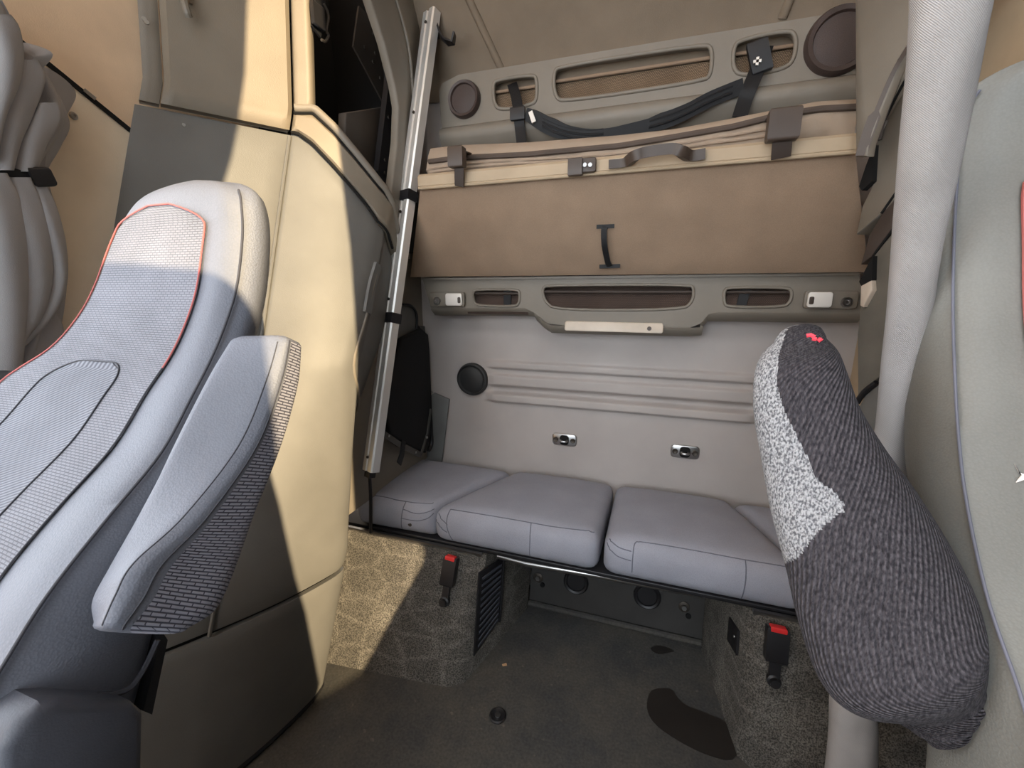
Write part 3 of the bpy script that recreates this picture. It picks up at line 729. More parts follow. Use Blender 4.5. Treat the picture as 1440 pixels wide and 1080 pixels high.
lp = [onP(u, v) + V(0, -o, 0) for u, v, o in [(852, 319, .004), (850, 325, .012), (851, 345, .02), (855, 368, .012), (858, 374, .004)]]
pl_ = ribbon(MB(), cr(lp, 5), (1, 0, 0), .017, .004).build('pull_loop', 'webbing', bk)
for u0, u1, v in ((839, 864, 319), (843, 872, 375)):
    ribbon(MB(), [onP(u0, v) + V(0, -.002, 0), onP(u1, v - 1) + V(0, -.002, 0)], (0, 0, 1), .012, .003).build('loop_patch', 'webbing', pl_)

# mattress lying on the bunk, seen edge-on above the rail
def edge_z(pts, y): 
    P = [at_y(u, v, y) for u, v in pts]; xs = [p[0] for p in P]; zs = [p[2] for p in P]
    return lambda x: float(np.interp(x, xs, zs))
ztopm = edge_z([(560, 218), (596, 210), (640, 204), (740, 200), (870, 190), (950, 181), (1030, 166), (1090, 154), (1150, 142), (1205, 139), (1290, 136)], YT + .05)
zpip = edge_z([(560, 226), (596, 228), (640, 222), (740, 217), (870, 205), (950, 192), (1030, 178), (1090, 163), (1150, 153), (1205, 150), (1290, 148)], YT + .02)
mt = thing('mattress', 'tan mattress with dark piping lying on top of the upper bunk', 'mattress', (-.15, 1.42, fl1))
rows = []
for x in np.linspace(x0 + .012, x1, 70):
    z0, z1, z2 = fl1 + .001, zpip(x), max(ztopm(x), zpip(x) + .02); w_ = .006 * math.sin(x * 23) + .004 * math.sin(x * 57 + 1)
    rows.append([V(x, YT + .030 + w_, z0), V(x, YT + .024 - w_, z0 * .6 + z1 * .4), V(x, YT + .026, z1), V(x, YT + .032, z1 * .6 + z2 * .4), V(x, YT + .052, z2), V(x, YT + .10, z2 + .01), V(x, YT + .16, z2 - .03), V(x, YT + .16, z0)])
mb = MB(); v, f, uv = capped(rows); mb.add(v, f, uv); mb.build('mattress_body', 'mattress_cloth', mt, smooth=60)
tube(MB(), [V(x, YT + .022, zpip(x)) for x in np.linspace(x0 + .02, x1, 60)], .008, 8).build('mattress_piping', 'mattress_piping', mt)
rows = []
for zf in (.30, .55):
    mb = tube(MB(), [V(x, YT + .020, (fl1 * (1 - zf) + zpip(x) * zf) + .004 * math.sin(x * 9)) for x in np.linspace(x0 + .02, .3, 40)], .004, 6)
    mb.build('cloth_fold', 'mattress_cloth', mt)

# black retaining harness hanging from the tray
hs = thing('retaining_harness', 'black bunk retaining harness hanging from the upper tray openings, white marked buckle', 'harness', at_y(900, 170, YS - .05))
yh = YS - .045
hp_ = lambda u, v, y=yh: at_y(u, v, y)
ribbon(MB(), cr([hp_(720, 118, YS + .015), hp_(726, 138, YS - .02), hp_(729, 160), hp_(731, 180), hp_(734, 204, yh - .02)], 5), (1, 0, 0), .034, .004).build('anchor_strap', 'webbing', hs)
lb_ = ribbon(MB(), cr([hp_(1077, 65, YS + .012), hp_(1066, 95, YS - .02), hp_(1055, 122), hp_(1048, 140), hp_(1040, 165, yh - .02)], 5), (1, 0, 0), .040, .004).build('anchor_strap', 'webbing', hs)
box(MB(), hp_(1068, 80, YS - .028), .052, .018, .085, V(.97, 0, .22), V(0, 1, 0), V(-.3, 0, 1), .005).build('buckle', 'black_plastic', hs)
mb = MB(); q = hp_(1065, 86, YS - .042); box(mb, q, .020, .004, .007); box(mb, q, .007, .004, .020); mb.build('white_mark', 'lamp_white', hs)
box(MB(), hp_(728, 160, yh - .006), .05, .014, .04, bev=.004).build('adjuster', 'black_plastic', hs)
bl = cr([hp_(740, 160), hp_(752, 166), hp_(772, 177), hp_(800, 187), (hp_(840, 190)), hp_(885, 182), hp_(930, 171), hp_(965, 157), hp_(1000, 139), hp_(1045, 121)], 5)
wd = np.interp(np.linspace(0, 1, len(bl)), [0, .12, .25, .33, .5, .62, .66, .8, 1], [.034, .044, .05, .040, .03, .034, .046, .040, .04])
hb = ribbon(MB(), bl, (0, -.3, 1), list(wd), .012).build('pleated_belt', 'webbing', hs)
for o_ in (-.012, 0, .012): tube(MB(), [p + V(0, -.007, o_) for p in bl[8:22]], .0035, 6).build('belt_fold', 'webbing', hb)
for o_ in (-.008, .008): tube(MB(), [p + V(0, -.007, o_) for p in bl[28:44]], .0035, 6).build('belt_fold', 'webbing', hb)
ribbon(MB(), [hp_(746, 157, yh - .012), hp_(751, 172, yh - .012)], (1, 0, .3), .014, .006).build('white_label', 'lamp_white', hb)

# ================================================================== BACK WALL FITTINGS
sp = thing('wall_speaker', 'round dark grey speaker on the rear wall left of the pressed ribs', 'speaker', at_y(665, 560, YB))
c = at_y(665, 533, YB)
disc(MB(), c + V(0, .004, 0), (0, -1, 0), .069, .022, [(1, 0), (1, .45), (.95, .9), (.88, 1), (.84, .75), (.8, .7), (.01, .7)], 40).build('speaker_rim', 'speaker_grey', sp)
disc(MB(), c + V(0, -.010, 0), (0, -1, 0), .052, .010, [(1, 0), (1, .6), (.9, 1), (.01, .9)], 40).build('speaker_grille', 'speaker_grey', sp)
for (u, v, lab, k) in ((794, 618, 'left steel latch plate on the rear wall above the bench', 1), (963, 635, 'right steel latch plate on the rear wall above bench, nearer the knit sock', 1.0)):
    c = at_y(u, v, YB); t = thing('latch_plate', lab, 'latch', c, 'latch plates on the rear wall')
    rplate(MB(), c + V(0, .001, 0), V(1, 0, 0), V(0, 0, 1), .098, .050, .014, (0, -.007, 0), .003).build('plate', 'steel', t)
    rplate(MB(), c + V(0, -.006, 0), V(1, 0, 0), V(0, 0, 1), .036, .040, .012, (0, -.004, 0), .001).build('socket', 'black_gap', t)
    tube(MB(), cr([c + V(-.012, -.009, .0), c + V(-.010, -.026, 0), c + V(.010, -.026, 0), c + V(.012, -.009, 0)], 5), .0045, 8).build('striker_bar', 'steel', t)
    for dx in (-.034, .034): disc(MB(), c + V(dx, -.006, 0), (0, -1, 0), .010, .004, [(1, 0), (1, .6), (.8, 1), (.4, .6), (.01, .6)], 16).build('plate_screw', 'dark_steel', t)

# ================================================================== BENCH
ZC0, ZC1 = -.852, -.735
def cushion(name_lab, plan4, z0, z1, crown, seams, wob=None):
    c = np.mean([np.array(p) for p in plan4], 0); t = thing('seat_cushion', name_lab, 'cushion', (c[0], c[1], z0), 'grey bench cushions')
    v, f, uv = rbox(plan4, z0, z1, .035, crown, wob=wob, bulge=.012)
    body = mesh_obj('cushion_body', v, f, 'grey_cushion', t, uv, 60)
    from mathutils.bvhtree import BVHTree
    bvh = BVHTree.FromPolygons([tuple(p) for p in v], f)
    for poly in seams:
        P = []; mb = MB()
        for p in cr([np.array(q, float) for q in poly], 14):
            loc, nor, i, d_ = bvh.find_nearest(Vector(tuple(p)))
            P.append(np.array(loc))
        tube(mb, P, .0016, 6); mb.build('seam', 'cushion_seam', t)
    return t
def fp(u, v, y=1.19): return at_y(u, v, y)
def tp(u, v, z=ZC1 + .012): return at_z(u, v, z)
cushion('grey bench cushion at left end, tucked behind the ladder foot', [(-1.0, 1.185), (-.69, 1.195), (-.515, 1.575), (-1.04, 1.575)], ZC0 + .003, ZC1 - .004, .012,
        [[fp(515, 688), fp(540, 692), fp(568, 700), fp(612, 694)], [fp(568, 700), fp(567, 722), fp(565, 748)], [fp(567, 716), fp(590, 722), fp(614, 716)], [fp(566, 727), fp(590, 731), fp(614, 724)]])
_c1 = bpy.data.objects['seat_cushion']; disc(MB(), at_y(577, 737, 1.186), (0, -1, 0), .008, .004, seg=14).build('snap_eyelet', 'dark_steel', _c1)
cushion('grey bench cushion in the middle', [(-.683, 1.185), (-.118, 1.185), (-.108, 1.575), (-.50, 1.575)], ZC0, ZC1, .02,
        [[fp(632, 712), fp(660, 718), fp(700, 724), fp(745, 733), fp(800, 738), fp(850, 735)], [fp(746, 734), fp(747, 760), fp(745, 788)], [fp(632, 712), fp(631, 735), fp(638, 756)], [fp(618, 722), fp(625, 730), fp(632, 735)], [fp(617, 730), fp(625, 740), fp(632, 745)]])
cushion('grey bench cushion right of centre, running behind the knit sock', [(-.103, 1.185), (.44, 1.185), (.285, 1.575), (-.10, 1.575)], ZC0, ZC1, .02,
        [[fp(900, 757), fp(940, 763), fp(1000, 774), fp(1050, 783), fp(1110, 790)], [fp(1050, 783), fp(1047, 812), fp(1041, 845)], [fp(900, 757), fp(892, 766), fp(889, 800)], [fp(850, 752), fp(868, 768), fp(888, 775)], [fp(850, 762), fp(868, 778), fp(888, 785)]])
cushion('grey bench cushion at right end, mostly hidden by the knit sock', [(.45, 1.19), (.86, 1.19), (.86, 1.575), (.297, 1.575)], ZC0 + .003, ZC1 - .004, .012, [])

bf = thing('bench', 'black steel bench pan with bright front tube under the grey cushions', 'bench', (-.1, 1.35, -.87))
box(MB(), (-.18, 1.375, -.861), 2.06, .37, .014, bev=.003).build('seat_pan', 'black_plastic', bf)
tube(MB(), [at_y(u, v, 1.205) for u, v in ((700, 781), (740, 792), (860, 812), (985, 835))], .011, 10).build('front_tube', 'steel', bf)
box(MB(), (.5 * (-1.2 - .50), 1.178, -.868), .70, .012, .012).build('front_strip', 'steel', bf)
box(MB(), (.5 * (.31 + .85), 1.178, -.868), .54, .012, .012).build('front_strip', 'steel', bf)

def carpet_box(name, lab, pts_bot, pts_top):
    t = thing('bench_box', lab, 'bench box', np.mean(np.array(pts_bot), 0), 'carpeted bench boxes')
    rows = []
    for k in range(13):
        s_ = k / 12; ring = [np.array(b) * (1 - s_) + np.array(tp_) * s_ for b, tp_ in zip(pts_bot, pts_top)]
        rr = chaikin(ring, 1, .06); rows.append(rr)
    mb = MB(); v, f, uv = capped(rows); mb.add(v, f, uv); mb.build('carpet_cover', 'carpet', t, smooth=50); return t
ZB = -.871
lbx = carpet_box('left', 'charcoal carpeted box under the bench on the left, half sunlit, with a black vent', [(-1.22, .961, FLOOR), (-.53, 1.037, FLOOR), (-.415, 1.485, FLOOR), (-1.22, 1.485, FLOOR)],
                 [(-1.22, 1.165, ZB), (-.492, 1.165, ZB), (-.40, 1.55, ZB), (-1.22, 1.55, ZB)])
rbx = carpet_box('right', 'charcoal carpeted box under the bench on the right behind the pale wrapped pole', [(.305, 1.075, FLOOR), (.86, 1.05, FLOOR), (.86, 1.485, FLOOR), (.235, 1.485, FLOOR)],
                 [(.30, 1.165, ZB), (.86, 1.165, ZB), (.86, 1.55, ZB), (.235, 1.55, ZB)])
# vent in the left base's inner side
sn_p = V(-.53, 1.037, FLOOR); sd = V(.115, .448, 0); su = V(.038, .128, .409); sn = np.cross(sd, su); sn /= np.linalg.norm(sn)
if sn[0] < 0: sn = -sn
vp = lambda u, v, o=0: at_plane(u, v, sn_p + sn * o, sn)
vc = [vp(*p, .002) for p in [(665, 922), (672, 805), (706, 783), (700, 872)]]
vg = prism(MB(), vc, sn * .006, .002).build('vent_grille', 'black_plastic', lbx)
mb = MB()
for k in range(1, 12):
    s_ = k / 12; a = vc[0] * (1 - s_) + vc[1] * s_; b = vc[3] * (1 - s_) + vc[2] * s_
    d_ = (b - a); ribbon(mb, [a + d_ * .1 + sn * .010, b - d_ * .1 + sn * .010], su + sn * .03, .009, .003)
mb.build('vent_slats', 'dark_plastic', vg)
mb = MB(); tube(mb, [vc[3] + sn * .008, vc[2] + sn * .008], .006, 8); mb.build('vent_bar', 'black_plastic', vg)
# switch plate on the right base
rp = V(.30, 1.1, FLOOR); rn = V(-1, -.13, .0); rn /= np.linalg.norm(rn)
rq = lambda u, v, o=0: at_plane(u, v, V(.292, 1.2, -1) + rn * o, rn)
so = prism(MB(), [rq(*p, .0) for p in [(1029, 868), (1041, 888), (1039, 922), (1026, 900)]], rn * .008, .001).build('socket_plate', 'black_plastic', rbx)
disc(MB(), rq(1033, 895, .009), rn, .004, .003, seg=10).build('plate_screw', 'steel', so)

rec = thing('recess_panel', 'dark panel at the back of the footwell with bolts and round grommets', 'panel', (-.08, 1.49, FLOOR))
prism(MB(), [V(-.42, 1.488, FLOOR), V(.25, 1.488, FLOOR), V(.25, 1.55, -.872), V(-.42, 1.55, -.872)], (0, .012, 0)).build('panel_sheet', 'recess_dark', rec)
rc = lambda u, v: at_plane(u, v, V(0, 1.487, FLOOR), V(0, .408, -.062))
rnn = V(0, -.99, .15)
for u, v in ((757, 812), (962, 853)):
    disc(MB(), rc(u, v), rnn, .020, .004, seg=20).build('bolt_washer', 'dark_steel', rec)
    disc(MB(), rc(u, v) + rnn * .004, rnn, .010, .010, seg=6).build('bolt', 'steel', rec)
for u, v in ((763, 822), (968, 866)): disc(MB(), rc(u, v), rnn, .010, .006, seg=16).build('bolt_hole', 'black_gap', rec)
for u, v in ((810, 818), (910, 838)): disc(MB(), rc(u, v), rnn, .050, .010, [(1, 0), (1, .6), (.9, 1), (.75, .7), (.7, .2), (.01, .2)], 28).build('grommet', 'black_plastic', rec)
tube(MB(), [V(-.42, 1.480, FLOOR + .012), V(.25, 1.480, FLOOR + .012)], .012, 8).build('base_fillet', 'floor_mat', rec)

def buckle(lab, top, bot, w, dy):
    a, b = top, bot; ax = (a - b); L_ = np.linalg.norm(ax); ax = ax / L_; sx = V(1, 0, 0) - ax * ax[0]; sx /= np.linalg.norm(sx); n = np.cross(ax, sx); n *= -1 if n[1] > 0 else 1
    t = thing('seat_belt_buckle', lab, 'buckle', b, 'seat belt buckles')
    hl = .64 * L_; c = a - ax * hl / 2
    hb_ = box(MB(), c, w, .026, hl, sx, n, ax, .005).build('housing', 'black_plastic', t)
    rb_ = box(MB(), a - ax * .003 + n * .003, w * .72, .022, .014, sx, n, ax, .003).build('release_button', 'red_button', t)
    ribbon(MB(), [a - ax * hl * .95, b + ax * .01], sx, w * .5, .01).build('stalk', 'black_plastic', t)
    disc(MB(), b - n * .008, n, .017, .026, [(1, 0), (1, .5), (.7, .6), (.66, 1), (.01, 1)], 18).build('anchor_bolt', 'black_plastic', t)
    return t
fpl = lambda u, v, o: at_plane(u, v, V(-.75, 1.04 - o, FLOOR + .0), V(0, .409, -.133))
buckle('black seat belt buckle with red button on the left carpeted base', fpl(635, 783, .035), fpl(625, 846, .03), .047, 0)
fpr = lambda u, v, o: at_plane(u, v, V(.5, 1.065 - o, FLOOR), V(0, .409, -.105))
buckle('black seat belt buckle with red button on the right carpeted base below the sock', fpr(1094, 882, .035), fpr(1088, 957, .03), .052, 0)

# floor details
fl = lambda u, v, z=FLOOR + .0005: at_z(u, v, z)
t = thing('floor_plug', 'round black plug with a pale screw head in the floor mat', 'plug', fl(700, 1007))
disc(MB(), fl(700, 1007), (0, 0, 1), .026, .006, [(1, 0), (1, .6), (.85, 1), (.5, .5), (.01, .4)], 28).build('plug_cap', 'black_plastic', t)
disc(MB(), fl(700, 1007) + V(0, 0, .003), (0, 0, 1), .009, .004, seg=12).build('plug_screw', 'steel', t)
st = pillow([fl(*p) for p in [(912, 975), (921, 968), (945, 968), (950, 978), (962, 992), (985, 1000), (1030, 1018), (1042, 1075), (985, 1060), (925, 1025), (908, 1000)]], 2)
tag(prism(MB(), st, (0, 0, .0012)).build('liquid_stain', 'wet'), 'dark wet stain on floor mat at the foot of right carpeted base', 'stain')
st = pillow([fl(*p) for p in [(912, 912), (925, 906), (952, 916), (940, 918), (925, 921)]], 2)
tag(prism(MB(), st, (0, 0, .001)).build('scuff_mark', 'wet'), 'small black scuff mark on the floor mat below the right-hand recess bolt', 'mark')
for (pts, m_, lab) in (([(798, 850), (804, 846), (808, 850), (806, 853), (799, 852)], 'paper_blue', 'tiny pale blue scrap on the floor under the bench'), ([(814, 850), (823, 850), (823, 853), (814, 852)], 'paper_tan', 'tiny orange scrap on the floor beside the blue one'),
                       ([(706, 935), (712, 933), (713, 936), (707, 937)], 'paper_tan', 'tiny tan crumb on the floor near the vent')):
    tag(prism(MB(), [fl(*p) for p in pts], (0, 0, .003)).build('paper_scrap', m_), lab, 'scrap', 'scraps on the floor mat')
tag(box(MB(), fl(729, 863) + V(0, 0, .006), .02, .03, .012, bev=.003).build('floor_clip', 'black_plastic'), 'small black clip on floor edge beside the left carpeted base', 'clip')

# ================================================================== RIGHT SIDE CABINETS
def onRt(u, v, x0=.40, y0=1.275, k=.5): return at_plane(u, v, V(x0, y0, 0), V(1, k, 0))
rn2 = V(1, .5, 0) / np.linalg.norm(V(1, .5, 0))
struct(prism(MB(), [V(.60, 1.0, -.6), V(.60, 1.6, -.6), V(.60, 1.6, 1.3), V(.60, 1.0, 1.3)], (.02, 0, 0)).build('wall_right_alcove', 'tan_vinyl'))
ru = thing('overhead_cabinet', 'upper right beige cabinet panel with dark edge beside the wrapped pole', 'cabinet', onRt(1230, 220))
prism(MB(), [onRt(*p) for p in [(1202, -80), (1400, -80), (1330, 10), (1286, 52), (1262, 95), (1240, 150), (1222, 200), (1218, 220), (1203, 221)]], rn2 * .022, .004).build('cabinet_panel', 'taupe_plastic', ru)
ribbon(MB(), cr([onRt(u, v) - rn2 * .001 for u, v in [(1212, 219), (1222, 186), (1240, 140), (1262, 92), (1290, 48)]], 6), V(1, -.5, .3), [.022] * 10 + [.008] * 40, .006).build('edge_trim', 'brown_plastic', ru)
rl = thing('storage_cabinet', 'right beige cabinet with black diagonal seams behind the wrapped pole', 'cabinet', onRt(1240, 560, .47, 1.4))
kk = (.47, 1.36)
q3 = lambda u, v: onRt(u, v, *kk)
prism(MB(), [q3(*p) for p in [(1290, 100), (1262, 142), (1229, 206), (1226, 262), (1212, 290), (1204, 330), (1360, 200)]], rn2 * .05, .004).build('upper_door', 'taupe_plastic', rl)
prism(MB(), [q3(*p) for p in [(1290, 250), (1262, 272), (1240, 300), (1222, 330), (1210, 372), (1232, 356), (1260, 318), (1300, 290)]], rn2 * .05, .004).build('strap_panel', 'brown_strap', rl)
prism(MB(), [q3(*p) for p in [(1320, 270), (1259, 322), (1229, 358), (1226, 396), (1222, 412), (1210, 430), (1205, 470), (1206, 560), (1216, 548), (1234, 532), (1340, 520)]], rn2 * .05, .004).build('lower_door', 'base_plastic', rl)
prism(MB(), [q3(*p) for p in [(1340, 530), (1236, 538), (1216, 556), (1207, 572), (1208, 660), (1340, 700)]], rn2 * .05, .004).build('foot_panel', 'grey_panel', rl)
for pts in ([(1285, 92), (1262, 134), (1240, 178), (1228, 204)], [(1285, 244), (1264, 266), (1240, 300)], [(1270, 308), (1258, 320), (1228, 360)]):
    tube(MB(), [q3(*p) - rn2 * .001 for p in pts], .003, 6).build('seam_line', 'black_gap', rl)
tube(MB(), cr([q3(*p) - rn2 * .002 for p in [(1206, 566), (1216, 552), (1234, 538)]], 5), .007, 8).build('arch_seal', 'black_plastic', rl)
q4 = lambda u, v: onRt(u, v, .455, 1.36)
prism(MB(), [q4(*p) for p in [(1229, 204), (1226, 255), (1212, 268), (1208, 262), (1218, 232)]], rn2 * .015).build('black_gap', 'black_gap', rl)
prism(MB(), [q4(*p) for p in [(1227, 360), (1226, 394), (1211, 402), (1208, 396)]], rn2 * .015).build('black_gap', 'black_gap', rl)
sr = ribbon(MB(), [q4(u, v) for u, v in [(1256, 112), (1245, 140), (1234, 170), (1228, 198)]], V(1, -.5, .4), .03, .006); sr.build('web_strap', 'brown_strap', rl)
prism(MB(), [q4(*p) for p in [(1210, 402), (1225, 394), (1226, 408), (1213, 432), (1209, 430)]], rn2 * .02, .003).build('pale_corner', 'lamp_lens', rl)

# ================================================================== WRAPPED POLE
pst = [(1285, 1402, -60, .525), (1283, 1396, 0, .53), (1272, 1372, 120, .545), (1262, 1345, 250, .565), (1252, 1322, 370, .60), (1240, 1305, 500, .635), (1229, 1292, 620, .66), (1205, 1268, 760, .68), (1184, 1250, 880, .70), (1168, 1236, 975, .71), (1160, 1230, 1090, .72)]
ctr = []; rad = []
for a, b, v, y in pst:
    p, q = at_y(a, v, y), at_y(b, v, y); ctr.append((p + q) / 2); rad.append(np.linalg.norm(q - p) / 2 * .96)
_d = ctr[0] - ctr[2]; ext = [ctr[0] + _d * 6 + V(0, .05, 0), ctr[0] + _d * 2.4 + V(0, .01, 0), ctr[0] + _d] + ctr + [V(ctr[-1][0] + .03, ctr[-1][1] + .03, FLOOR)]
rad = [rad[0] * 1.0] * 3 + rad + [rad[-1]]
ax_ = cr([np.append(p, r) for p, r in zip(ext, rad)], 10)
rows = []
for i, a in enumerate(ax_):
    n = 28; rows.append([a[:3] + a[3] * (1 + .03 * math.sin(i * .23 + k)) * V(math.cos(2 * math.pi * k / n), .9 * math.sin(2 * math.pi * k / n), 0) for k in range(n)])
mb = MB(); v, f, uv = capped(rows); mb.add(v, f, uv)
tag(mb.build('wrapped_pole', 'twill_sleeve', smooth=60), 'tall pale grey twill wrapped pole running from ceiling to floor beside the driver seat', 'pole')

# ================================================================== SEATS
def seat_surface(zs, Xin, Xout, Yf, Yb, sgn, dip=.018, nfront=26, bulge=.05, sb=.012):
    # returns rings and F(z, t): t = 0 at the aisle-side seam, 1 at the far side
    ks = list(zip(zs, Xin, Xout, Yf, Yb)); K = cr([np.array(k) for k in ks], 8)
    Zs = np.array([k[0] for k in K]); order = np.argsort(Zs)
    arr = np.array(K)[order]
    def F(z, t):
        xi, xo, yf, yb = [np.interp(z, arr[:, 0], arr[:, c]) for c in (1, 2, 3, 4)]
        w = math.sin(math.pi * min(max(t, 0), 1)); low = min(1, max(0, (.05 - z) / .35))
        y = yf + (dip * low * w ** .8 - .012 * (1 - low) * w ** .5)
        # shoulder roll-off at both edges
        e = min(t, 1 - t); y += .010 * max(0, 1 - e / .08) ** 2
        return V(xi + (xo - xi) * t, y, z)
    rings = []
    for z, xi, xo, yf, yb in K:
        fr = [F(z, t) for t in np.linspace(0, 1, nfront)]
        yo = yb + 0.0
        left = [V(xo + sgn * .01, yf * .6 + yo * .4 + .0, z), V(xo + sgn * .006, yf * .2 + yo * .8, z)]
        bk_ = [V(xo + (xi - xo) * s_, yb + bulge * math.sin(math.pi * s_) ** .7, z) for s_ in np.linspace(0.02, .98, 16)]
        right = [V(xi - sgn * sb * math.sin(math.pi * s_), yb + (yf + .01 - yb) * s_, z) for s_ in (.12, .28, .44, .6, .76, .9)]
        rings.append(fr + left + bk_ + right)
    return rings, F
def patch(F, zt_, zb_, t0, t1, off, nz=50, nt=24):
    rows = []
    for z in np.linspace(zt_, zb_, nz):
        rows.append([F(z, t) + V(0, -off, 0) for t in np.linspace(t0(z), t1(z), nt)])
    return grid(rows)

# passenger seat -----------------------------------------------------
zs = [.156, .149, .136, .115, .074, .008, -.039, -.085, -.130, -.189, -.239, -.286, -.326, -.42, -.55]
Xi = [-.635, -.590, -.562, -.552, -.55, -.55, -.55, -.55, -.55, -.55, -.55, -.55, -.55, -.55, -.55]
Xo = [-.665, -.70, -.74, -.772, -.808, -.838, -.855, -.885, -.95, -.985, -1.0, -1.01, -1.01, -1.01, -1.0]
Yf_ = [.500, .485, .474, .467, .461, .443, .421, .393, .360, .314, .254, .200, .164, .09, .0]
Yb_ = [.505, .508, .512, .515, .514, .500, .483, .460, .436, .405, .378, .352, .330, .278, .21]
ps = thing('passenger_seat', 'grey front seat on the left with patterned insert and red stitching', 'seat', (-.75, .3, FLOOR))
rings, F = seat_surface(zs, Xi, Xo, Yf_, Yb_, -1, sb=.012)
v, f, uv = capped(rings); mesh_obj('backrest', v, f, 'seat_vinyl', ps, uv, 50)
tube(MB(), [F(z, 0) + V(.003, -.003, 0) for z in np.linspace(.135, -.52, 70)], .0016, 8).build('piping', 'dark_seam', ps)
tr = lambda z: .17 + .35 * max(0, (z - .085) / .035) ** 2.2 if z > .085 else ip(z, [-.5, -.25, -.12, 0, .085], [.15, .17, .17, .17, .17])
tl = lambda z: 1 - (.05 + .30 * max(0, (z - .085) / .035) ** 2.2 if z > .085 else .05)
v, f, uv = patch(F, .118, -.54, tr, tl, .002); ins = mesh_obj('insert_panel', v, f, 'seat_insert', ps, uv, 50)
zz = np.linspace(-.10, .118, 40)
red = [F(z, tr(z)) + V(0, -.004, 0) for z in zz] + [F(.118, t) + V(0, -.004, 0) for t in np.linspace(tr(.118), tl(.118), 8)][1:-1] + [F(z, tl(z)) + V(0, -.004, 0) for z in zz[::-1]]
red += [F(z, tl(z)) + V(0, -.004, 0) for z in np.linspace(-.10, -.3, 16)]
tube(MB(), red, .0012, 6).build('stitching', 'red_thread', ins)
tube(MB(), [F(z, tr(z)) + V(0, -.004, 0) for z in np.linspace(-.10, -.5, 30)], .0011, 6).build('stitching', 'dark_seam', ins)
cz = -.098
_ce = lambda z: 1 - math.sqrt(max(0, 1 - min(1, max(0, (z - (cz - .03)) / .03)) ** 2))
cr0 = lambda z: .36 + .11 * _ce(z)
cl0 = lambda z: .74 - .11 * _ce(z)
v, f, uv = patch(F, cz, -.52, cr0, cl0, .004); cp = mesh_obj('centre_panel', v, f, 'seat_centre', ps, uv, 50)
zz = np.concatenate([np.linspace(-.5, cz - .032, 30), cz - .03 + .03 * np.sin(np.linspace(0, math.pi / 2, 14))])
tube(MB(), [F(z, cr0(z)) + V(0, -.0035, 0) for z in zz] + [F(cz, t) + V(0, -.005, 0) for t in np.linspace(cr0(cz), cl0(cz), 6)][1:-1] + [F(z, cl0(z)) + V(0, -.005, 0) for z in zz[::-1]], .0009, 6).build('seam', 'dark_seam', cp)
# lower recliner cover
xc = -.50
rc_ = [V(xc, *at_x(u, v, xc)[1:]) for u, v in [(0, 1060), (30, 1015), (62, 990), (95, 984), (190, 988), (206, 1002), (204, 1100), (150, 1250), (0, 1250)]]
prism(MB(), rc_, (-.06, 0, 0), .010).build('recliner_cover', 'dark_plastic', ps)
hem = [at_x(u, v, -.531) for u, v in [(-10, 1050), (50, 1000), (110, 982), (175, 972), (200, 945), (222, 900)]]
tube(MB(), cr(hem, 6), .003, 6).build('hem', 'dark_seam', ps)
bp2 = [V(-.54, *at_x(u, v, -.54)[1:]) for u, v in [(226, 885), (236, 900), (214, 1005), (202, 1000), (214, 950)]]
prism(MB(), bp2, (-.05, 0, 0)).build('back_shell', 'black_plastic', ps)
# cushion under the frame edge
v, f, uv = rbox([(-1.0, -.30), (-.52, -.30), (-.52, .22), (-1.0, .22)], -.82, -.62, .05, .01); mesh_obj('seat_base', v, f, 'seat_vinyl', ps, uv, 60)
mb = MB(); box(mb, (-.76, .0, -1.05), .40, .42, .46, bev=.02); mb.build('pedestal', 'dark_plastic', ps)

def sweep(stations, ch=3, along=8, cap0=.012, cap1=.012, r=.2):
    st = [[np.array(p, float) for p in q] for q in stations]
    A = cr([np.array(q).ravel() for q in st], along); rings = [chaikin(a.reshape(-1, 3), ch, r) for a in A]
    def capr(ring, nxt, L_):
        c = np.mean(ring, 0); d = c - np.mean(nxt, 0); d /= np.linalg.norm(d); o = []
        for s_, h in ((.97, .35), (.90, .65), (.76, .87), (.55, .97), (.25, 1.0), (.02, 1.0)): o.append([c + (p - c) * s_ + d * L_ * h for p in ring])
        return o
    return capr(rings[0], rings[1], cap0)[::-1] + rings + capr(rings[-1], rings[-2], cap1)
# folded-up armrest of the passenger seat
XA, XA1 = -.45, -.525
SA = [((316, 482), (401, 480), (428, 492)), ((284, 532), (387, 534), (424, 546)), ((236, 622), (350, 625), (401, 632)), ((190, 712), (268, 727), (366, 727)), ((145, 800), (192, 790), (337, 803)), ((122, 846), (166, 834), (312, 855)), ((128, 876), (146, 874), (272, 882))]
st = []
for a, b, c in SA:
    p1, p2, p3 = at_x(*a, XA1), at_x(*b, XA), at_x(*c, XA); p4 = p1 + (p3 - p2); st.append([p1, p2, p3, p4])
rings = sweep(st, 3, 8, .012, .008, .13)
N_ = len(rings[0]); v, f, uv = grid(rings, True)
cens = [np.mean([v[i] for i in q], 0) for q in f]
arm = None
fr_, fk_ = [], []
R_ = len(rings)
for idx_, q in enumerate(f):
    i, j = divmod(idx_, N_)
    # ring index 0.. around p1->p2->p3->p4; side p2-p3 is the ribbed inner side
    (fk_ if (N_ * .22 <= j < N_ * .53 and i > 4) else fr_).append(q)
n = N_; fr_.append(tuple(range(n))); fk_.append(tuple((R_ - 1) * n + i for i in range(n)))
vv, ff, uu = compact(v, fr_, uv); arm = mesh_obj('armrest', vv, ff, 'seat_vinyl', ps, uu, 60)
vv, ff, uu = compact(v, fk_, uv); mesh_obj('ribbed_panel', vv, ff, 'ribbed_knit', arm, uu, 60)
jr = int(N_ * .22); tube(MB(), [rings[i][jr] for i in range(5, R_ - 4)], .0012, 6).build('seam', 'dark_seam', arm)
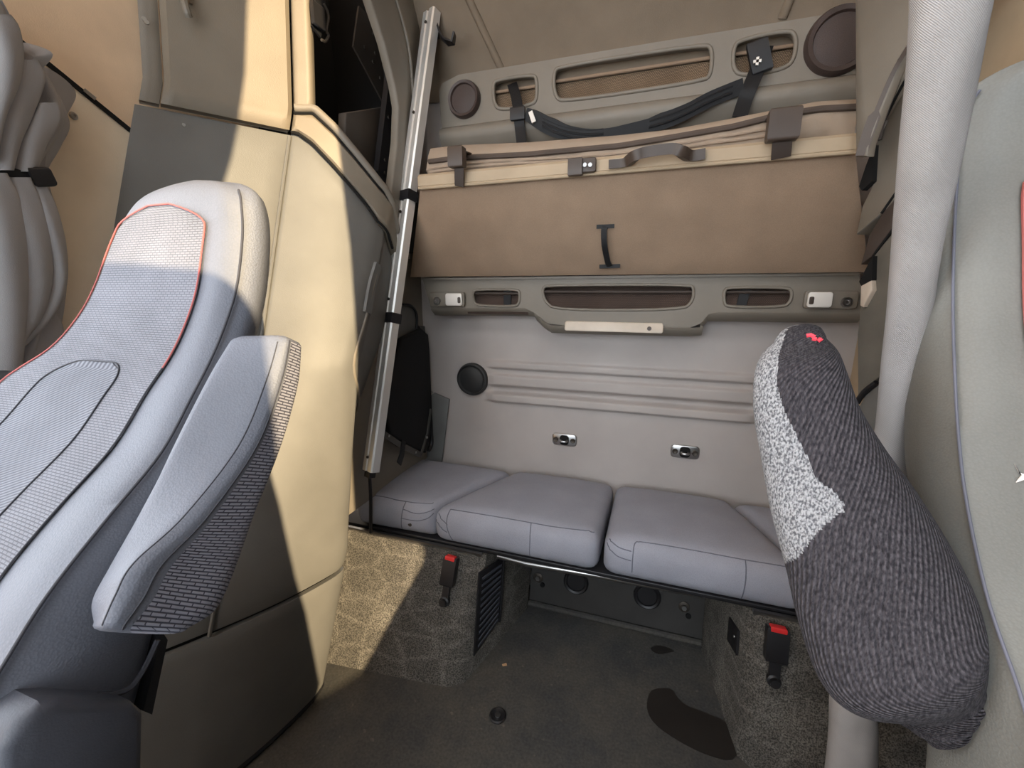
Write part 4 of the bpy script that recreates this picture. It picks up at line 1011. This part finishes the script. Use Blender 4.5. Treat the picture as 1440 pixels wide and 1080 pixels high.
js = int(N_ * .10); tube(MB(), [rings[i][js] for i in range(6, R_ - 5)], .0008, 6).build('seam', 'dark_seam', arm)

# driver seat ---------------------------------------------------------
XI = .30
ds = thing('driver_seat', 'pale grey vinyl front seat on the right edge behind the knit sock', 'seat', (.52, .35, FLOOR))
sm = [(1440, 22), (1405, 50), (1384, 90), (1366, 150), (1356, 237), (1351, 333), (1349, 420), (1352, 520), (1358, 620), (1368, 700), (1382, 780), (1397, 840), (1416, 890), (1440, 960), (1470, 1040)]
pf = [at_x(u, v, XI) for u, v in sm]
ol = [(1440, 8), (1402, 45), (1376, 100), (1350, 200), (1328, 300), (1309, 390), (1292, 460), (1275, 540), (1266, 600), (1270, 650), (1285, 720), (1292, 800), (1296, 900), (1302, 1000), (1312, 1090)]
pb = [at_x(u, v, XI) for u, v in ol]
zf = np.array([p[2] for p in pf])[::-1]; yf = np.array([p[1] for p in pf])[::-1]; zb2 = np.array([p[2] for p in pb])[::-1]; yb2 = np.array([p[1] for p in pb])[::-1]
zs2 = [.235, .228, .21, .18, .14, .09, .04, -.02, -.08, -.14, -.20, -.27, -.34, -.42, -.55, -.9]
Yf2 = [float(np.interp(z, zf, yf)) if z > -.5 else .43 for z in zs2]; Yb2 = [max(float(np.interp(z, zb2, yb2)), a + .02) for z, a in zip(zs2, Yf2)]
Xi2 = [.39, .345, .312, XI, XI] + [XI] * 11
Xo2 = [.50, .55, .58, .60, .62, .64, .66, .68, .71, .74, .76, .77, .77, .77, .77, .77]
rings, F2 = seat_surface(zs2, Xi2, Xo2, Yf2, Yb2, 1, dip=.02, sb=.010)
v, f, uv = capped(rings); v0_, f0_ = list(v), list(f); mesh_obj('backrest', v, f, 'driver_vinyl', ds, uv, 50)
tube(MB(), [F2(z, 0) + V(-.002, -.003, 0) for z in np.linspace(.205, -.6, 80)], .0014, 8).build('piping', 'cushion_seam', ds)
t0 = lambda z: .125 + .3 * max(0, (z - .10) / .05) ** 2
v, f, uv = patch(F2, .135, -.5, t0, lambda z: 1 - t0(z), .002); ins = mesh_obj('insert_panel', v, f, 'seat_insert', ds, uv, 50)
tube(MB(), [F2(z, t0(z)) + V(0, -.004, 0) for z in np.linspace(.13, -.48, 50)], .002, 6).build('stitching', 'red_thread', ins)
from mathutils.bvhtree import BVHTree
bv2 = BVHTree.FromPolygons([tuple(p) for p in v0_], f0_)
def onS(u, w):
    d = ray(u, w); loc, nor, i, ds_ = bv2.ray_cast(Vector((0, 0, 0)), Vector(tuple(d / np.linalg.norm(d))))
    return (np.array(loc) if loc is not None else at_y(u, w, .5)) - d / np.linalg.norm(d) * .0015
tear = [onS(*p) for p in [(1426, 652), (1432, 664), (1446, 668), (1440, 674), (1428, 678), (1436, 668)]]
prism(MB(), tear, (0, -.001, 0)).build('torn_patch', 'lamp_white', ds)
v, f, uv = rbox([(.32, -.35), (.80, -.35), (.80, .15), (.32, .15)], -1.02, -.87, .05, .01); mesh_obj('seat_base', v, f, 'driver_vinyl', ds, uv, 60)
mb = MB(); box(mb, (.56, .0, -1.15), .40, .42, .26, bev=.02); mb.build('pedestal', 'dark_plastic', ds)

# knit sock pulled over the driver's armrest ---------------------------
SK = [((1087, 483), (1163, 477), .545), ((1069, 502), (1180, 496), .540), ((1060, 532), (1193, 528), .535), ((1060, 580), (1212, 578), .528), ((1070, 640), (1248, 636), .518), ((1083, 710), (1290, 694), .505),
      ((1104, 790), (1333, 762), .49), ((1120, 858), (1368, 828), .475), ((1144, 928), (1384, 880), .46), ((1176, 966), (1386, 925), .452), ((1238, 984), (1382, 966), .448), ((1268, 1004), (1376, 992), .446), ((1302, 1032), (1362, 1022), .444)]
rows_c = []
for a, b, y in SK:
    p, q = at_y(*a, y), at_y(*b, y - .02); c = (p + q) / 2; h = (q - p) / 2; rows_c.append(np.concatenate([c, h]))
A = cr(rows_c, 24); rings = []; n = 200
def sockring(a, k=1.0):
    c, h = a[:3], a[3:]; w = np.linalg.norm(h); dpt = V(0.25, 1, .12) * min(w * .72, .062)
    o = []
    for j in range(n):
        th = 2 * math.pi * j / n; cx_ = math.copysign(abs(math.cos(th)) ** .86, math.cos(th)); sx_ = math.copysign(abs(math.sin(th)) ** .86, math.sin(th))
        o.append(c + (h * cx_ + dpt * sx_) * k)
    return o
cap = []
c0 = A[0]
for k, hgt in ((.04, .018), (.3, .0175), (.55, .0155), (.75, .012), (.88, .007), (.96, .003)):
    b = c0.copy(); b[:3] = b[:3] + V(0, .004, 1) * hgt; cap.append(sockring(b, k))
for i, a in enumerate(A):
    r = sockring(a); t_ = i / (len(A) - 1)
    if t_ > .80:                                 # gathered cuff folds
        amp = .006 * min(1, (t_ - .80) / .08)
        c = a[:3]; r = [c + (p - c) * (1 + amp / .06 * math.sin(t_ * 110 + 2.2 * math.sin(2 * math.pi * j / n))) for j, p in enumerate(r)]
    rings.append(r)
end = []
for k, hgt in ((.8, .006), (.5, .009), (.05, .01)):
    b = A[-1].copy(); b[:3] = b[:3] - V(0, 0, 1) * hgt; end.append(sockring(b, k))
rings = cap + rings + end
v, f, uv = grid(rings, True)
def topx(p):
    c = RX.T @ np.array(p); return (CX + FPX * c[0] / c[2], CY - FPX * c[1] / c[2])
lp_ = [(1020, 440), (1110, 440), (1105, 468), (1095, 500), (1092, 540), (1102, 575), (1120, 612), (1138, 648), (1150, 676), (1172, 690), (1186, 708), (1187, 718), (1160, 738), (1140, 760), (1122, 785), (1104, 792), (1085, 800), (1040, 800)]
mx = V(0, -1, .0)
lf, df = [], []
for idx_, q in enumerate(f):
    c = np.mean([v[i] for i in q], 0); j = idx_ % n
    side = math.sin(2 * math.pi * (j + .5) / n); left = math.cos(2 * math.pi * (j + .5) / n)
    pu = topx(c)
    if (side < 0 and inside(pu, lp_)) or (side >= 0 and left < -.55 and pu[1] < 790): lf.append(q)
    else: df.append(q)
df.append(tuple(range(n))); df.append(tuple((len(rings) - 1) * n + i for i in range(n)))
sk = thing('knit_sock', 'dark grey knit sock with pale speckled panel pulled over the right armrest', 'sock', A[-1][:3])
vv, ff, uu = compact(v, df, uv); sb_ = mesh_obj('sock_body', vv, ff, 'sock_dark', sk, uu, 70)
vv, ff, uu = compact(v, lf, uv); mesh_obj('speckled_panel', vv, ff, 'sock_light', sk, uu, 70)
from mathutils.bvhtree import BVHTree
bvh = BVHTree.FromPolygons([tuple(p) for p in v], f)
def hit(u, w):
    d = ray(u, w); loc, nor, i, ds_ = bvh.ray_cast(Vector((0, 0, 0)), Vector(tuple(d / np.linalg.norm(d)))); return np.array(loc) if loc is not None else at_y(u, w, .52)
mb = MB()
for seg in ([(1134, 472), (1140, 471), (1146, 474)], [(1142, 476), (1148, 477)], [(1150, 480), (1153, 477), (1155, 479)]):
    tube(mb, [hit(*p) for p in seg], .0022, 6)
mb.build('red_mark', 'red_mark', sk)

# ================================================================== GATHERED WINDOW CURTAIN (left)
cu = thing('window_curtain', 'grey gathered window curtain tied back on the left wall', 'curtain', (-1.2, .5, -.13))
edge = [(0, 5, -.01), (14, 30, .0), (24, 60, 0), (70, 110, 0), (96, 170, 0), (82, 205, 0), (62, 240, 0), (66, 268, 0), (78, 320, 0), (88, 365, 0), (86, 410, 0), (80, 455, 0), (70, 495, 0), (40, 540, 0)]
K = []
for u, w, o_ in edge:
    p = at_x(u, w, -1.19); K.append(V(p[1], p[2], .0))
rowsC = []
Kc = cr(K, 8)
for i, k in enumerate(Kc):
    yr, z = k[0], k[1]; yl = .34; c = (yr + yl) / 2; h = (yr - yl) / 2
    tie = math.exp(-((z - .23) / .05) ** 2)
    r = []
    nn = 120
    for j in range(nn):
        th = 2 * math.pi * j / nn
        fold = 1 + (.34 - .14 * tie) * math.sin(9 * th + 2.6 * math.sin(z * 6)) * abs(math.sin(4.5 * th + 1.3 * math.sin(z * 6))) ** .5 + .10 * math.sin(17 * th + z * 20)
        r.append(V(-1.187 + (.042 - .014 * tie) * fold * math.sin(th), c + h * math.cos(th) * (1 + .04 * math.sin(6 * th + z * 9)), z))
    rowsC.append(r)
mb = MB(); v, f, uv = capped(rowsC); mb.add(v, f, uv); mb.build('curtain_cloth', 'curtain_grey', cu, smooth=70)
def cfold(path, x, th=.022):
    th *= .62; path = [(u, w, d_ * 1.35) for u, w, d_ in path]
    C_ = []
    for u, w, wd_ in path:
        a, b = at_x(u - wd_ / 2, w, x), at_x(u + wd_ / 2, w, x); c = (a + b) / 2; C_.append(np.concatenate([c, (b - a) / 2]))
    C_ = cr(C_, 8); rows = []
    for i, a in enumerate(C_):
        h = a[3:]; r = []
        for j in range(28):
            t = 2 * math.pi * j / 28
            r.append(a[:3] + h * math.cos(t) + V(1, 0, 0) * th * math.sin(t) * (1 + .25 * math.cos(2 * t + i * .15)))
        rows.append(r)
    mb = MB(); v, f, uv = capped(rows); mb.add(v, f, uv); mb.build('curtain_fold', 'curtain_grey', cu, smooth=70)
def flap(poly, x, curl):
    P_ = [V(x + c_ , *at_x(u, w, x)[1:]) for (u, w), c_ in zip(poly, curl)]
    c = np.mean(P_, 0) + V(.012, 0, 0); R0 = [np.array(p) for p in cr(P_ + [P_[0]], 6)[:-1]]
    rows = [[c + (p - c) * k for p in R0] for k in (1, .98, .8, .5, .02)]; back_ = [[p - V(.006, 0, 0) for p in r] for r in rows[::-1]]
    mb = MB(); v, f, uv = capped(back_ + rows); mb.add(v, f, uv); mb.build('curtain_flap', 'curtain_grey', cu, smooth=60)
flap([(38, 92), (72, 98), (119, 126), (104, 158), (84, 192), (66, 226), (58, 246), (40, 236), (30, 150)], -1.178, [.0, .0, -.03, -.02, -.01, 0, 0, 0, 0])
flap([(26, 66), (36, 60), (70, 78), (44, 108), (30, 100)], -1.150, [0, 0, .01, 0, 0])
cfold([(-6, 22, 30), (4, 40, 34), (8, 80, 38), (0, 120, 40), (-14, 170, 30), (-22, 225, 26)], -1.125, .024)
cfold([(38, 85, 20), (34, 112, 44), (18, 160, 44), (6, 200, 36), (0, 240, 28)], -1.135, .02)
cfold([(66, 145, 22), (62, 170, 34), (44, 205, 32), (34, 242, 26)], -1.142, .018)
cfold([(-10, 244, 26), (-2, 280, 44), (2, 340, 56), (0, 420, 60), (-10, 520, 60)], -1.130, .03)
cfold([(26, 250, 24), (36, 290, 36), (46, 340, 40), (44, 400, 44), (26, 450, 46), (-10, 500, 40)], -1.136, .022)
cfold([(50, 256, 18), (64, 290, 22), (76, 340, 24), (80, 390, 22), (66, 430, 26), (30, 470, 34), (-20, 510, 40)], -1.142, .02)
cfold([(60, 440, 30), (56, 470, 50), (30, 520, 70), (0, 560, 70)], -1.160, .02)
ts = [at_x(u, w, -1.135) for u, w in [(-25, 234), (0, 238), (25, 245), (48, 252)]]
tie_ = ribbon(MB(), cr(ts, 6), (0, .2, 1), .017, .005).build('tie_strap', 'webbing', cu)
box(MB(), at_x(57, 249, -1.135), .018, .034, .034, V(1, 0, 0), V(0, 1, .25), V(0, -.25, 1), .006).build('tie_buckle', 'black_plastic', tie_)

# ================================================================== LIGHT
sd_ = Vector((-.72, .59, -.29)).normalized()
sun = bpy.data.lights.new('sun', 'SUN'); sun.energy = 13.0; sun.angle = math.radians(.35); sun.color = (1.0, .79, .49)
so_ = bpy.data.objects.new('sun', sun); C.objects.link(so_); so_.rotation_euler = sd_.to_track_quat('-Z', 'Y').to_euler(); so_.location = (3, -2, 2)
w = bpy.data.worlds.new('World'); bpy.context.scene.world = w; w.use_nodes = True
wn = w.node_tree.nodes; wl = w.node_tree.links; bg = wn['Background']
tcw = wn.new('ShaderNodeTexCoord'); sx = wn.new('ShaderNodeSeparateXYZ'); wl.new(tcw.outputs['Generated'], sx.inputs[0])
mr = wn.new('ShaderNodeMapRange'); mr.inputs['From Min'].default_value = .15; mr.inputs['From Max'].default_value = .75; wl.new(sx.outputs['X'], mr.inputs['Value'])
cw = wn.new('ShaderNodeValToRGB'); wl.new(mr.outputs['Result'], cw.inputs['Fac'])      # bright sky ahead, driver's side darkened to cut fill light on the cabinet
cw.color_ramp.elements[0].color = (.86, .93, 1.0, 1); cw.color_ramp.elements[1].color = (.10, .10, .09, 1)
wl.new(cw.outputs['Color'], bg.inputs[0]); bg.inputs[1].default_value = 8.0

# raise everything so the floor is z = 0, then the camera
for o in list(C.objects):
    if o.parent is None: o.location.z -= FLOOR
cam = bpy.data.cameras.new('camera'); co = bpy.data.objects.new('camera', cam); C.objects.link(co)
cam.sensor_width = 36; cam.lens = FPX / 1440 * 36; cam.clip_start = .01
from mathutils import Matrix
mm = Matrix([[RX[i][0], RX[i][1], -RX[i][2], 0] for i in range(3)] + [[0, 0, 0, 1]]); mm.translation = Vector((0, 0, -FLOOR)); co.matrix_world = mm
sc = bpy.context.scene; sc.camera = co
sc.view_settings.view_transform = 'Standard'; sc.view_settings.look = 'None'; sc.view_settings.exposure = -0.22; sc.view_settings.gamma = 1; sc.view_settings.use_curve_mapping = False
sc.cycles.max_bounces = 10; sc.cycles.diffuse_bounces = 8; sc.cycles.use_denoising = True
